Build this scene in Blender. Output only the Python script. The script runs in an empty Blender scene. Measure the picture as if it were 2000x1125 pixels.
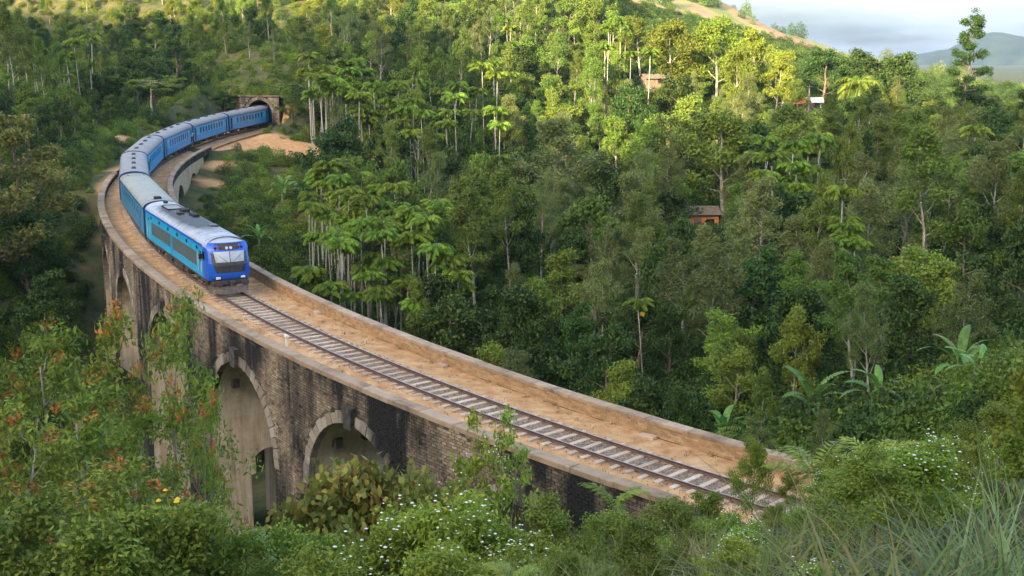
import bpy, bmesh, math, random
import numpy as np
from mathutils import Vector, Matrix

R = math.radians
rng = np.random.default_rng(7)
random.seed(7)
SC = bpy.context.scene
COL = SC.collection

# ------------------------------------------------------------------ camera, sky, sun, exposure
FPX, PITCH, CAMH = 2352.9, 0.18954, 16.10          # focal length in px of the 2000 px frame, downward pitch, height
cam_data = bpy.data.cameras.new('camera')
cam_data.sensor_width = 36.0
cam_data.lens = FPX / 2000.0 * 36.0
cam_data.clip_end = 12000.0
cam = bpy.data.objects.new('camera', cam_data)
COL.objects.link(cam)
cam.location = (0, 0, CAMH)
cam.rotation_euler = (math.pi / 2 - PITCH, 0, 0)
SC.camera = cam

SUN_EL, SUN_AZ = 15.0, 212.0                        # azimuth clockwise from +Y: behind the camera, a little left
world = bpy.data.worlds.new('World')
SC.world = world
world.use_nodes = True
wn, wl = world.node_tree.nodes, world.node_tree.links
bg = wn['Background']
sky = wn.new('ShaderNodeTexSky')
sky.sky_type = 'NISHITA'
sky.sun_disc = False
sky.sun_elevation = R(SUN_EL)
sky.sun_rotation = R(SUN_AZ)
sky.altitude = 900
sky.air_density = 1.0
sky.dust_density = 10.0
sky.ozone_density = 1.35
tc = wn.new('ShaderNodeTexCoord')
mp = wn.new('ShaderNodeMapping'); mp.inputs['Scale'].default_value = (2.2, 2.2, 13.0)
cn = wn.new('ShaderNodeTexNoise'); cn.inputs['Scale'].default_value = 2.0; cn.inputs['Detail'].default_value = 7; cn.inputs['Roughness'].default_value = .58
cr = wn.new('ShaderNodeValToRGB'); cr.color_ramp.elements[0].position = .42; cr.color_ramp.elements[1].position = .72
cr.color_ramp.elements[0].color = (0, 0, 0, 1); cr.color_ramp.elements[1].color = (.5, .5, .5, 1)
cm = wn.new('ShaderNodeMixRGB'); cm.inputs[2].default_value = (2.0, 2.12, 2.25, 1)
wl.new(tc.outputs['Generated'], mp.inputs['Vector']); wl.new(mp.outputs[0], cn.inputs['Vector'])
wl.new(cn.outputs['Fac'], cr.inputs[0]); wl.new(cr.outputs[0], cm.inputs[0])
wl.new(sky.outputs[0], cm.inputs[1]); wl.new(cm.outputs[0], bg.inputs['Color'])
bg.inputs['Strength'].default_value = 0.15

sd = bpy.data.lights.new('sun', 'SUN')
sd.energy = 3.2
sd.angle = R(0.6)
sd.color = (1.0, .80, .50)
sun = bpy.data.objects.new('sun', sd)
COL.objects.link(sun)
sx, sy, sz = math.sin(R(SUN_AZ)) * math.cos(R(SUN_EL)), math.cos(R(SUN_AZ)) * math.cos(R(SUN_EL)), math.sin(R(SUN_EL))
sun.rotation_euler = Vector((-sx, -sy, -sz)).to_track_quat('-Z', 'Y').to_euler()

vs = SC.view_settings
vs.view_transform = 'Standard'; vs.look = 'None'; vs.gamma = 1.0; vs.use_curve_mapping = False
vs.exposure = 2.5
SC.render.engine = 'CYCLES'
cy = SC.cycles
cy.max_bounces = 5; cy.diffuse_bounces = 3; cy.glossy_bounces = 2; cy.transmission_bounces = 3; cy.volume_bounces = 0
cy.use_denoising = True
try: cy.denoiser = 'OPENIMAGEDENOISE'
except Exception: pass
cy.caustics_reflective = False; cy.caustics_refractive = False


def at(px, py, dist):
    """World point on the sight line of a spot in the photograph, at forward distance dist (metres along +Y)."""
    cp, sp = math.cos(PITCH), math.sin(PITCH)
    a, b = (px - 1000) / FPX, (562.5 - py) / FPX
    d = np.array([a, cp + b * sp, -sp + b * cp])
    t = dist / d[1]
    return np.array([0, 0, CAMH]) + d * t


def to_px(P):
    P = np.atleast_2d(P)
    cp, sp = math.cos(PITCH), math.sin(PITCH)
    x, y, z = P[:, 0], P[:, 1], P[:, 2] - CAMH
    dep = np.maximum(y * cp - z * sp, .1)
    return np.stack([1000 + FPX * x / dep, 562.5 - FPX * (y * sp + z * cp) / dep], -1)


# ------------------------------------------------------------------ mesh helpers
def tag(o, label=None, cat=None, group=None, kind=None):
    if label: o['label'] = label
    if cat: o['category'] = cat
    if group: o['group'] = group
    if kind: o['kind'] = kind
    return o


def link(name, me, parent=None):
    o = bpy.data.objects.new(name, me)
    COL.objects.link(o)
    if parent is not None: o.parent = parent
    return o


def empty(name, loc=(0, 0, 0), rot=(0, 0, 0)):
    o = bpy.data.objects.new(name, None)
    o.empty_display_size = .3
    COL.objects.link(o)
    o.location = loc; o.rotation_euler = rot
    return o


def quad_mesh(name, V, Q, mats, midx=None, smooth=False):
    """Mesh from numpy vertices and an (n,4) quad array (fast path)."""
    V = np.asarray(V, np.float32); Q = np.asarray(Q, np.int32)
    me = bpy.data.meshes.new(name)
    n = len(Q)
    me.vertices.add(len(V)); me.vertices.foreach_set('co', V.ravel())
    me.loops.add(n * 4); me.loops.foreach_set('vertex_index', Q.ravel())
    me.polygons.add(n)
    me.polygons.foreach_set('loop_start', np.arange(0, n * 4, 4, dtype=np.int32))
    if midx is not None: me.polygons.foreach_set('material_index', np.asarray(midx, np.int32))
    if smooth: me.polygons.foreach_set('use_smooth', np.ones(n, bool))
    for m in (mats if isinstance(mats, (list, tuple)) else [mats]): me.materials.append(m)
    me.update(calc_edges=True)
    me.validate()
    return me


class MB:
    """Collects polygons; build() links them as one mesh object."""
    def __init__(self): self.v = []; self.f = []; self.m = []
    def add(self, vs, fs, m=0):
        b = len(self.v)
        self.v += [tuple(map(float, p)) for p in vs]
        for f in fs: self.f.append([i + b for i in f]); self.m.append(m)
    def box(self, c, s, m=0, rz=0.0, rot=None):
        x, y, z = s[0] / 2, s[1] / 2, s[2] / 2
        p = [Vector((a, b, d)) for d in (-z, z) for a, b in ((-x, -y), (x, -y), (x, y), (-x, y))]
        M = rot if rot is not None else Matrix.Rotation(rz, 3, 'Z')
        p = [M @ q + Vector(c) for q in p]
        self.add(p, [(0, 3, 2, 1), (4, 5, 6, 7), (0, 1, 5, 4), (1, 2, 6, 5), (2, 3, 7, 6), (3, 0, 4, 7)], m)
    def chbox(self, c, s, ch, m=0, rot=None):
        """box with chamfered vertical edges and top"""
        x, y, z = s[0] / 2, s[1] / 2, s[2] / 2
        def ring(k, zz): 
            a, b = x - k, y - k
            return [(-a + ch, -b, zz), (a - ch, -b, zz), (a, -b + ch, zz), (a, b - ch, zz), (a - ch, b, zz), (-a + ch, b, zz), (-a, b - ch, zz), (-a, -b + ch, zz)]
        P = ring(0, -z) + ring(0, z - ch) + ring(ch, z)
        M = rot if rot is not None else Matrix.Identity(3)
        P = [M @ Vector(q) + Vector(c) for q in P]
        F = [tuple(range(7, -1, -1)), tuple(range(16, 24))]
        for r in (0, 8):
            for i in range(8): F.append((r + i, r + (i + 1) % 8, r + 8 + (i + 1) % 8, r + 8 + i))
        self.add(P, F, m)
    def tube(self, pts, rad, n=7, m=0, cap=True):
        pts = [Vector(p) for p in pts]
        k = len(pts)
        rings = []
        ref = Vector((1, 0, 0))
        for i in range(k):
            d = (pts[min(i + 1, k - 1)] - pts[max(i - 1, 0)])
            d = d.normalized() if d.length > 1e-6 else Vector((0, 0, 1))
            u = ref - d * ref.dot(d)
            if u.length < .1: u = Vector((0, 1, 0)) - d * d.y
            u.normalize(); w = d.cross(u); ref = u
            r = rad[i] if hasattr(rad, '__len__') else rad
            rings.append([pts[i] + (u * math.cos(a) + w * math.sin(a)) * r for a in [2 * math.pi * j / n for j in range(n)]])
        vs = [p for r in rings for p in r]
        fs = []
        for i in range(k - 1):
            for j in range(n):
                fs.append((i * n + j, i * n + (j + 1) % n, (i + 1) * n + (j + 1) % n, (i + 1) * n + j))
        if cap: fs.append(tuple(range(n - 1, -1, -1))); fs.append(tuple((k - 1) * n + j for j in range(n)))
        self.add(vs, fs, m)
    def mesh(self, name, mats, smooth=False):
        me = bpy.data.meshes.new(name)
        me.from_pydata(self.v, [], self.f)
        for m in (mats if isinstance(mats, (list, tuple)) else [mats]): me.materials.append(m)
        me.polygons.foreach_set('material_index', self.m)
        if smooth: me.polygons.foreach_set('use_smooth', [True] * len(self.f))
        me.update()
        return me
    def build(self, name, mats, parent=None, smooth=False):
        return link(name, self.mesh(name, mats, smooth), parent)


def copy_tree(o, parent=None):
    c = o.copy(); COL.objects.link(c); c.parent = parent
    for ch in list(o.children): copy_tree(ch, c)
    return c


# ------------------------------------------------------------------ materials
def new_mat(name):
    m = bpy.data.materials.new(name); m.use_nodes = True
    return m, m.node_tree.nodes, m.node_tree.links, m.node_tree.nodes['Principled BSDF']


def N(nodes, typ, **kw):
    n = nodes.new(typ)
    for k, v in kw.items():
        if k in n.inputs: n.inputs[k].default_value = v
        else: setattr(n, k, v)
    return n


def ramp(nodes, stops):
    r = nodes.new('ShaderNodeValToRGB')
    e = r.color_ramp.elements
    while len(e) < len(stops): e.new(.5)
    for i, (p, c) in enumerate(stops):
        e[i].position = p; e[i].color = (*c, 1) if len(c) == 3 else c
    return r


def simple_mat(name, c1, c2=None, scale=6.0, rough=.7, bump=0.0, metallic=0.0, stretch=(1, 1, 1), spec=.4, stops=None, coord='Object', detail=6, lo=.35, hi=.65):
    m, n, l, b = new_mat(name)
    b.inputs['Roughness'].default_value = rough; b.inputs['Metallic'].default_value = metallic
    b.inputs['Specular IOR Level'].default_value = spec
    if c2 is None and stops is None:
        b.inputs['Base Color'].default_value = (*c1, 1)
    t = N(n, 'ShaderNodeTexCoord'); mpn = N(n, 'ShaderNodeMapping'); mpn.inputs['Scale'].default_value = stretch
    nz = N(n, 'ShaderNodeTexNoise', Scale=scale, Detail=detail, Roughness=.6)
    l.new(t.outputs[coord], mpn.inputs[0]); l.new(mpn.outputs[0], nz.inputs['Vector'])
    if c2 is not None or stops is not None:
        rp = ramp(n, stops or [(lo, c1), (hi, c2)])
        l.new(nz.outputs['Fac'], rp.inputs[0]); l.new(rp.outputs[0], b.inputs['Base Color'])
    if bump:
        bp = N(n, 'ShaderNodeBump', Strength=bump, Distance=.05)
        l.new(nz.outputs['Fac'], bp.inputs['Height']); l.new(bp.outputs[0], b.inputs['Normal'])
    return m


def leaf_mat(name, cols, trans=.28, rough=.5, obj_val=.25, obj_hue=.02):
    """cols: colours picked leaf by leaf; each plant also gets its own slight hue and value."""
    m, n, l, b = new_mat(name)
    g = N(n, 'ShaderNodeNewGeometry'); oi = N(n, 'ShaderNodeObjectInfo')
    k = len(cols)
    rp = ramp(n, [(i / max(k - 1, 1), c) for i, c in enumerate(cols)])
    l.new(g.outputs['Random Per Island'], rp.inputs[0])
    hs = N(n, 'ShaderNodeHueSaturation')
    m1 = N(n, 'ShaderNodeMapRange'); m1.inputs[3].default_value = 1 - obj_val; m1.inputs[4].default_value = 1 + obj_val
    m2 = N(n, 'ShaderNodeMapRange'); m2.inputs[3].default_value = .5 - obj_hue; m2.inputs[4].default_value = .5 + obj_hue
    fr = N(n, 'ShaderNodeMath', operation='FRACT'); mu = N(n, 'ShaderNodeMath', operation='MULTIPLY'); mu.inputs[1].default_value = 7.31
    l.new(oi.outputs['Random'], m1.inputs[0]); l.new(oi.outputs['Random'], mu.inputs[0]); l.new(mu.outputs[0], fr.inputs[0]); l.new(fr.outputs[0], m2.inputs[0])
    l.new(m1.outputs[0], hs.inputs['Value']); l.new(m2.outputs[0], hs.inputs['Hue']); l.new(rp.outputs[0], hs.inputs['Color'])
    l.new(hs.outputs[0], b.inputs['Base Color'])
    b.inputs['Roughness'].default_value = rough; b.inputs['Specular IOR Level'].default_value = .14
    tr = N(n, 'ShaderNodeBsdfTranslucent'); mx = N(n, 'ShaderNodeMixShader'); mx.inputs[0].default_value = trans
    l.new(hs.outputs[0], tr.inputs['Color']); l.new(b.outputs[0], mx.inputs[1]); l.new(tr.outputs[0], mx.inputs[2])
    l.new(mx.outputs[0], n['Material Output'].inputs['Surface'])
    return m


M = {}
M['leaf_mid'] = leaf_mat('leaf_mid', [(0.077, 0.125, 0.021), (0.115, 0.178, 0.028), (0.166, 0.231, 0.040), (0.096, 0.145, 0.027)])
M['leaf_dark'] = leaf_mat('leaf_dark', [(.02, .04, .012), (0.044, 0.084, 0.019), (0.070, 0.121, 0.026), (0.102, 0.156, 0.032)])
M['leaf_grey'] = leaf_mat('leaf_grey', [(0.109, 0.148, 0.046), (0.154, 0.195, 0.059), (0.198, 0.235, 0.074), (0.128, 0.161, 0.044)], obj_hue=.015)
M['leaf_light'] = leaf_mat('leaf_light', [(0.128, 0.198, 0.027), (0.186, 0.264, 0.038), (0.237, 0.310, 0.048), (0.147, 0.205, 0.032)])
M['leaf_palm'] = leaf_mat('leaf_palm', [(0.096, 0.165, 0.019), (0.154, 0.238, 0.027), (0.218, 0.297, 0.033), (0.122, 0.185, 0.023)], trans=.3)
M['leaf_yellow'] = leaf_mat('leaf_yellow', [(0.154, 0.205, 0.027), (0.218, 0.251, 0.032), (0.128, 0.185, 0.027)])  # on the ridge trees, warm sunlight is partly put into this yellow
M['leaf_brownish'] = leaf_mat('leaf_brownish', [(0.128, 0.145, 0.033), (0.192, 0.165, 0.043), (0.096, 0.125, 0.027), (0.230, 0.158, 0.043)])
M['leaf_banana'] = leaf_mat('leaf_banana', [(0.128, 0.251, 0.057), (0.192, 0.330, 0.081)], trans=.35, rough=.4)
M['leaf_front'] = leaf_mat('leaf_front', [(0.095, 0.145, 0.024), (0.147, 0.210, 0.029), (0.206, 0.268, 0.038), (0.258, 0.283, 0.045), (0.117, 0.167, 0.034)], trans=.3)
M['leaf_broad'] = leaf_mat('leaf_broad', [(0.125, 0.174, 0.034), (0.206, 0.240, 0.045), (0.324, 0.290, 0.060), (0.110, 0.145, 0.032), (0.294, 0.204, 0.055)], trans=.3)
M['leaf_lime'] = leaf_mat('leaf_lime', [(0.177, 0.262, 0.034), (0.251, 0.341, 0.042), (0.309, 0.377, 0.051), (0.147, 0.218, 0.034)], trans=.32)
M['leaf_flame'] = leaf_mat('leaf_flame', [(.48, .085, .03), (.55, .15, .04), (.42, .2, .05), (.20, .14, .04)], trans=.2)
M['leaf_dry'] = leaf_mat('leaf_dry', [(.22, .15, .07), (.30, .21, .10), (.16, .11, .05)])
M['grass'] = leaf_mat('grass', [(.10, .145, .03), (.15, .195, .045), (.20, .225, .06), (.27, .22, .10), (.085, .125, .03)], trans=.3)
M['grass_blue'] = leaf_mat('grass_blue', [(.13, .20, .07), (.18, .26, .10), (.24, .30, .13), (.10, .15, .05), (.24, .21, .09)], trans=.25, obj_hue=.0)
M['flower_white'] = simple_mat('flower_white', (.75, .75, .68), rough=.8)
M['flower_yellow'] = simple_mat('flower_yellow', (.75, .48, .02), rough=.7)
M['flower_red'] = simple_mat('flower_red', (.65, .03, .06), rough=.7)
M['bark_pale'] = simple_mat('bark_pale', (.20, .175, .135), (.40, .36, .29), scale=5, stretch=(1, 1, .25), rough=.9, bump=.3)
M['bark_brown'] = simple_mat('bark_brown', (.10, .075, .05), (.20, .155, .11), scale=6, stretch=(1, 1, .2), rough=.9, bump=.4)
M['bark_palm'] = simple_mat('bark_palm', (.26, .25, .20), (.44, .42, .35), scale=3, stretch=(.3, .3, 3), rough=.9, bump=.2)
M['stem_green'] = simple_mat('stem_green', (.10, .14, .05), (.18, .17, .08), scale=6, rough=.8)


def masonry_mat(name, tones, stain_lo, stain_hi, stain=(.028, .026, .023), streak=(.6, .6, .09), scale=1.0, brick=None, rough=.92, moss=0.0):
    """Weathered masonry: piece-to-piece tones, dark mould in vertical runs, optional fine course relief."""
    m, n, l, b = new_mat(name)
    b.inputs['Roughness'].default_value = rough; b.inputs['Specular IOR Level'].default_value = .2
    t = N(n, 'ShaderNodeTexCoord'); g = N(n, 'ShaderNodeNewGeometry'); oi = N(n, 'ShaderNodeObjectInfo')
    ad = N(n, 'ShaderNodeMath', operation='ADD'); fr = N(n, 'ShaderNodeMath', operation='FRACT')
    l.new(g.outputs['Random Per Island'], ad.inputs[0]); l.new(oi.outputs['Random'], ad.inputs[1]); l.new(ad.outputs[0], fr.inputs[0])
    rp = ramp(n, [(i / (len(tones) - 1), c) for i, c in enumerate(tones)])
    fine = N(n, 'ShaderNodeTexNoise', Scale=2.2, Detail=8, Roughness=.65)
    l.new(g.outputs['Position'], fine.inputs['Vector'])
    if brick: l.new(fr.outputs[0], rp.inputs[0])
    else: 
        mpf = N(n, 'ShaderNodeMapRange'); mpf.inputs[1].default_value = .3; mpf.inputs[2].default_value = .7
        mp3 = N(n, 'ShaderNodeMapping'); mp3.inputs['Scale'].default_value = (1.3, 1.3, .12)
        st = N(n, 'ShaderNodeTexNoise', Scale=1.6, Detail=7, Roughness=.7)
        l.new(g.outputs['Position'], mp3.inputs[0]); l.new(mp3.outputs[0], st.inputs['Vector'])
        l.new(st.outputs['Fac'], mpf.inputs[0]); l.new(mpf.outputs[0], rp.inputs[0])
    mx1 = N(n, 'ShaderNodeMixRGB', blend_type='MULTIPLY'); mx1.inputs[0].default_value = .55
    rp2 = ramp(n, [(.25, (.45, .43, .4)), (.7, (1.15, 1.12, 1.08))])
    l.new(fine.outputs['Fac'], rp2.inputs[0]); l.new(rp.outputs[0], mx1.inputs[1]); l.new(rp2.outputs[0], mx1.inputs[2])
    mp1 = N(n, 'ShaderNodeMapping'); mp1.inputs['Scale'].default_value = streak
    s1 = N(n, 'ShaderNodeTexNoise', Scale=scale, Detail=9, Roughness=.68)
    l.new(g.outputs['Position'], mp1.inputs[0]); l.new(mp1.outputs[0], s1.inputs['Vector'])
    big = N(n, 'ShaderNodeTexNoise', Scale=.22, Detail=3, Roughness=.5)
    l.new(g.outputs['Position'], big.inputs['Vector'])
    av = N(n, 'ShaderNodeMixRGB'); av.inputs[0].default_value = .42
    l.new(s1.outputs['Fac'], av.inputs[1]); l.new(big.outputs['Fac'], av.inputs[2])
    mr = N(n, 'ShaderNodeMapRange'); mr.inputs[1].default_value = stain_lo; mr.inputs[2].default_value = stain_hi
    l.new(av.outputs[0], mr.inputs[0])
    mx2 = N(n, 'ShaderNodeMixRGB'); mx2.inputs[2].default_value = (*stain, 1)
    l.new(mr.outputs[0], mx2.inputs[0]); l.new(mx1.outputs[0], mx2.inputs[1])
    out = mx2.outputs[0]
    if moss:
        mo = N(n, 'ShaderNodeTexNoise', Scale=.55, Detail=8, Roughness=.7); l.new(g.outputs['Position'], mo.inputs['Vector'])
        mm = N(n, 'ShaderNodeMapRange'); mm.inputs[1].default_value = .52; mm.inputs[2].default_value = .7; mm.inputs[4].default_value = moss
        l.new(mo.outputs['Fac'], mm.inputs[0])
        mx3 = N(n, 'ShaderNodeMixRGB'); mx3.inputs[2].default_value = (.07, .09, .03, 1)
        l.new(mm.outputs[0], mx3.inputs[0]); l.new(out, mx3.inputs[1]); out = mx3.outputs[0]
    l.new(out, b.inputs['Base Color'])
    bp = N(n, 'ShaderNodeBump', Strength=.5, Distance=.04)
    l.new(fine.outputs['Fac'], bp.inputs['Height']); l.new(bp.outputs[0], b.inputs['Normal'])
    return m


M['brick'] = masonry_mat('old_brick', [(.42, .33, .22), (.30, .22, .145), (.47, .39, .28), (.36, .27, .18), (.24, .17, .115)], .395, .55, brick=True)
M['mortar'] = masonry_mat('mortar', [(.085, .07, .05), (.15, .125, .095)], .43, .52)
M['arch_stone'] = masonry_mat('arch_stone', [(.40, .34, .26), (.30, .25, .19), (.46, .40, .32), (.35, .29, .22)], .48, .585, brick=True)
M['pier_face'] = masonry_mat('pier_face', [(.38, .27, .165), (.54, .41, .27), (.66, .54, .39), (.74, .65, .51)], .57, .68, streak=(1.2, 1.2, .07), moss=.35)
M['soffit'] = masonry_mat('soffit', [(.50, .39, .265), (.64, .53, .39), (.74, .65, .52)], .60, .78, streak=(.8, .8, .2), moss=.3)
M['keystone'] = simple_mat('keystone', (.035, .032, .028), (.10, .085, .07), scale=3, rough=.9, bump=.4)
M['coping'] = masonry_mat('coping_concrete', [(.42, .31, .205), (.36, .26, .17), (.48, .36, .25), (.32, .225, .145)], .50, .68, stain=(.12, .085, .055), streak=(.9, .9, .9), brick=True)
M['parapet'] = masonry_mat('parapet_brick', [(.42, .27, .14), (.52, .36, .20), (.36, .22, .115), (.47, .31, .165)], .60, .74, stain=(.13, .085, .05), streak=(.5, .5, .25), brick=True)
M['dirt'] = simple_mat('orange_dirt', (.46, .25, .105), (.62, .38, .175), scale=.9, rough=.95, bump=.35, detail=10, lo=.3, hi=.7)
M['ballast'] = simple_mat('ballast', (.14, .10, .07), (.40, .31, .23), scale=9, rough=.95, bump=.9, detail=8)
M['sleeper'] = masonry_mat('sleeper', [(.62, .48, .35), (.54, .40, .28), (.68, .55, .42), (.46, .33, .23), (.64, .50, .37)], .60, .78, stain=(.16, .11, .08), streak=(1.5, 1.5, 1.5), brick=True)
M['rail'] = simple_mat('rail_rust', (.095, .05, .032), (.17, .09, .055), scale=4, rough=.65, metallic=.3)
M['rail_top'] = simple_mat('rail_top', (.36, .33, .31), rough=.35, metallic=.9)
M['stone_grey'] = simple_mat('stone_grey', (.20, .155, .12), (.40, .34, .28), scale=3, rough=.9, bump=.3)
M['portal'] = masonry_mat('portal_stone', [(.16, .125, .09), (.25, .20, .15), (.32, .265, .20)], .48, .60, brick=True, moss=.7)
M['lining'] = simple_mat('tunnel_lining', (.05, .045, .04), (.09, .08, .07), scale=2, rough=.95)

# ------------------------------------------------------------------ the line of the track
GRADE = .0227
KS = [.008874, .006094, .004862, .004194, .005623, .004647, .004838, .004907, .004907]
_s = np.arange(0, 260.01, .25)
_k = np.interp(_s, np.linspace(0, 250, 9), KS)
_th = 2.483996 - np.concatenate([[0], np.cumsum((_k[1:] + _k[:-1]) / 2 * .25)])
_tm = (_th[1:] + _th[:-1]) / 2
_x = 16.8307 + np.concatenate([[0], np.cumsum(np.cos(_tm) * .25)])
_y = 39.2785 + np.concatenate([[0], np.cumsum(np.sin(_tm) * .25)])
sb = np.arange(-40, 0, .25)                              # straight lead-in beyond the right edge
_x = np.concatenate([16.8307 + sb * math.cos(2.483996), _x]); _y = np.concatenate([39.2785 + sb * math.sin(2.483996), _y])
_th = np.concatenate([np.full(len(sb), 2.483996), _th]); _s = np.concatenate([sb, _s])


def tz(s): return GRADE * (s - 50.0)


def pt(s, off, z):
    """off > 0 is the inner (valley) side, off < 0 the outer side; z is above the rail top there."""
    x, y, th = np.interp(s, _s, _x), np.interp(s, _s, _y), np.interp(s, _s, _th)
    return (float(x + off * math.sin(th)), float(y - off * math.cos(th)), float(tz(s) + z))


def track_coords(X, Y):
    X, Y = np.asarray(X, float).ravel(), np.asarray(Y, float).ravel()
    s, o = np.empty(len(X)), np.empty(len(X))
    tx, ty, tt, ts = _x[::4], _y[::4], _th[::4], _s[::4]
    for a in range(0, len(X), 20000):
        sl = slice(a, a + 20000)
        d = (X[sl, None] - tx) ** 2 + (Y[sl, None] - ty) ** 2
        i = d.argmin(1)
        s[sl] = ts[i]
        o[sl] = np.sqrt(d[np.arange(len(i)), i]) * np.sign((X[sl] - tx[i]) * np.sin(tt[i]) - (Y[sl] - ty[i]) * np.cos(tt[i]))
    return s, o


# ------------------------------------------------------------------ terrain
def smooth(a, b, x):
    t = np.clip((x - a) / (b - a), 0, 1)
    return t * t * (3 - 2 * t)


def vnoise(x, y, f, seed=0):
    """smooth value noise, -1..1"""
    x, y = x * f + seed * 17.3, y * f + seed * 9.1
    xi, yi = np.floor(x), np.floor(y)
    fx, fy = x - xi, y - yi
    fx, fy = fx * fx * (3 - 2 * fx), fy * fy * (3 - 2 * fy)
    h = lambda a, b: np.modf(np.abs(np.sin(a * 127.1 + b * 311.7 + seed * 5.7) * 43758.5453))[0] * 2 - 1
    return (h(xi, yi) * (1 - fx) + h(xi + 1, yi) * fx) * (1 - fy) + (h(xi, yi + 1) * (1 - fx) + h(xi + 1, yi + 1) * fx) * fy


CTRL = []
for px, py, d in [  # spots of ground seen in the photograph and how far off they are
    (600, 285, 198), (520, 290, 196), (680, 290, 205), (560, 330, 180), (500, 396, 160), (600, 396, 160), (450, 345, 172), (560, 440, 150), (640, 430, 150), (520, 520, 135),
    (800, 430, 165), (860, 215, 230), (900, 60, 300), (780, 250, 215), (700, 130, 260), (1000, 480, 155), (1000, 300, 195), (1000, 150, 240), (1000, 40, 300),
    (1200, 500, 140), (1200, 300, 190), (1200, 110, 255), (1400, 760, 82), (1400, 600, 115), (1400, 450, 150), (1400, 300, 190), (1400, 190, 230),
    (1600, 830, 64), (1600, 750, 82), (1600, 600, 112), (1600, 450, 146), (1600, 300, 186), (1600, 215, 222), (1800, 860, 52), (1800, 760, 76), (1800, 600, 106), (1800, 450, 140), (1800, 320, 180), (1800, 255, 222),
    (2000, 780, 48), (2000, 600, 92), (2000, 420, 150), (2000, 290, 215), (2300, 600, 92), (2300, 420, 150), (2300, 300, 215),
    (130, 268, 190), (40, 255, 200), (-150, 240, 200), (130, 310, 165), (60, 500, 118), (140, 640, 98), (-150, 480, 118), (300, 110, 270), (500, 110, 268), (100, 110, 265), (-100, 110, 265), (300, 10, 300), (600, 20, 300), (100, 10, 300),
    (250, 240, 215), (380, 205, 228), (-100, 10, 300), (700, 0, 310)]:
    CTRL.append(at(px, py, d))
for s, o, z in [(20, -7, -7), (20, 0, -7.5), (20, 8, -7.5), (10, -6, -3), (10, 6, -3.2), (32, -8, -12), (32, 0, -12), (32, 10, -12), (45, -8, -15), (45, 0, -15), (45, 12, -13), (60, -10, -17.5), (60, 0, -17), (60, 12, -14),
                (75, -10, -18.5), (75, 0, -18), (75, 12, -14), (90, -8, -18), (90, 0, -17), (90, 12, -13), (105, -10, -13), (105, 0, -14), (105, 12, -10.5), (118, -8, -8), (118, 0, -9), (118, 9, -8.5),
                (130, -8, -1), (130, 8, -6), (145, -8, .6), (145, 7, -4), (160, -9, 2.2), (160, 8, -.6), (180, -9, 4), (195, -9, 6.5), (180, 9, -.45), (195, 9, 1.5), (212, -6, 9.5), (212, 0, 9.5), (212, 7, 9.0), (225, 0, 14), (225, 14, 12), (222, -16, 13), (60, -35, -16), (80, -35, -14), (45, -25, -15), (100, -22, -10)]:
    p = pt(s, o, z); CTRL.append(np.array(p))
for p in [(0, 0, 14.3), (0, 10, 10.2), (0, 20, 5.6), (0, 30, .6), (0, 38, -3.6), (6, 6, 13.2), (6, 14, 10.2), (8, 22, 7.6), (8, 30, 4.4), (11, 28, 6.0), (16, 30, 6.2), (12, 35, 2.6), (20, 20, 12), (20, 34, 5.5), (28, 30, 9), (30, 42, 4), (-8, 10, 9.5), (-8, 20, 4.2), (-9, 32, -3.5), (-8, 42, -9),
          (-18, 22, .5), (-18, 35, -7), (-20, 48, -13), (-32, 40, -9), (-40, 60, -12), (-60, 60, -5), (-60, 90, -8), (0, -20, 22), (30, -10, 26), (-30, -10, 18), (-30, 10, 6), (-70, 20, 4), (60, 20, 20), (60, 60, 4), (100, 60, 12), (100, 30, 24), (-90, 90, 2),
          (-130, 20, 12), (-140, 100, 10), (-150, 180, 18), (-150, 260, 34), (-110, 310, 42), (0, 330, 36), (80, 330, 18), (150, 330, 6), (170, 250, 4), (180, 160, 6), (170, 90, 12), (0, -60, 42), (100, -60, 50), (-110, -60, 34)]:
    CTRL.append(np.array(p, float))
CTRL = np.array(CTRL)


def _tps(r2): return np.where(r2 > 1e-9, r2 * np.log(r2 + 1e-12), 0.0)


_C = CTRL[:, :2] / 100.0
_n = len(_C)
_A = np.zeros((_n + 3, _n + 3))
_A[:_n, :_n] = _tps(((_C[:, None] - _C[None]) ** 2).sum(-1)) + np.eye(_n) * 2e-3
_A[:_n, _n] = 1; _A[:_n, _n + 1:] = _C; _A[_n, :_n] = 1; _A[_n + 1:, :_n] = _C.T
_W = np.linalg.solve(_A, np.concatenate([CTRL[:, 2], [0, 0, 0]]))

SDX, SDY = math.sin(R(SUN_AZ)), math.cos(R(SUN_AZ))       # towards the sun


def outer_height(X, Y):
    z = -34 + 6 * vnoise(X, Y, .006, 3)
    # the mountain behind the camera whose shadow lies over the valley
    u = X * SDX + Y * SDY; v = X * SDY - Y * SDX
    crest = np.interp(v, [-400, 30, 58, 68, 92, 104, 125, 180, 215, 300, 600], [140, 132, 129, 121, 121, 133, 147, 143, 129, 130, 140]) + 1.5 * vnoise(v, v * 0, .03, 6)
    z = np.maximum(z, crest * np.exp(-((u - 190) / 125) ** 2) - 4)
    # the sunlit ridge beyond the wood
    cz = np.interp(X, [-400, -60, 51, 110, 173, 230, 320, 500], [120, 104, 66, 44, 19, 4, -16, -34])
    n = 5 * vnoise(X, Y, .012, 8) + 2.5 * vnoise(X, Y, .04, 9)
    z = np.maximum(z, (cz + 40) * np.exp(-((Y - 640) / 170) ** 2) - 40 + n * .8)
    return z


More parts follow.
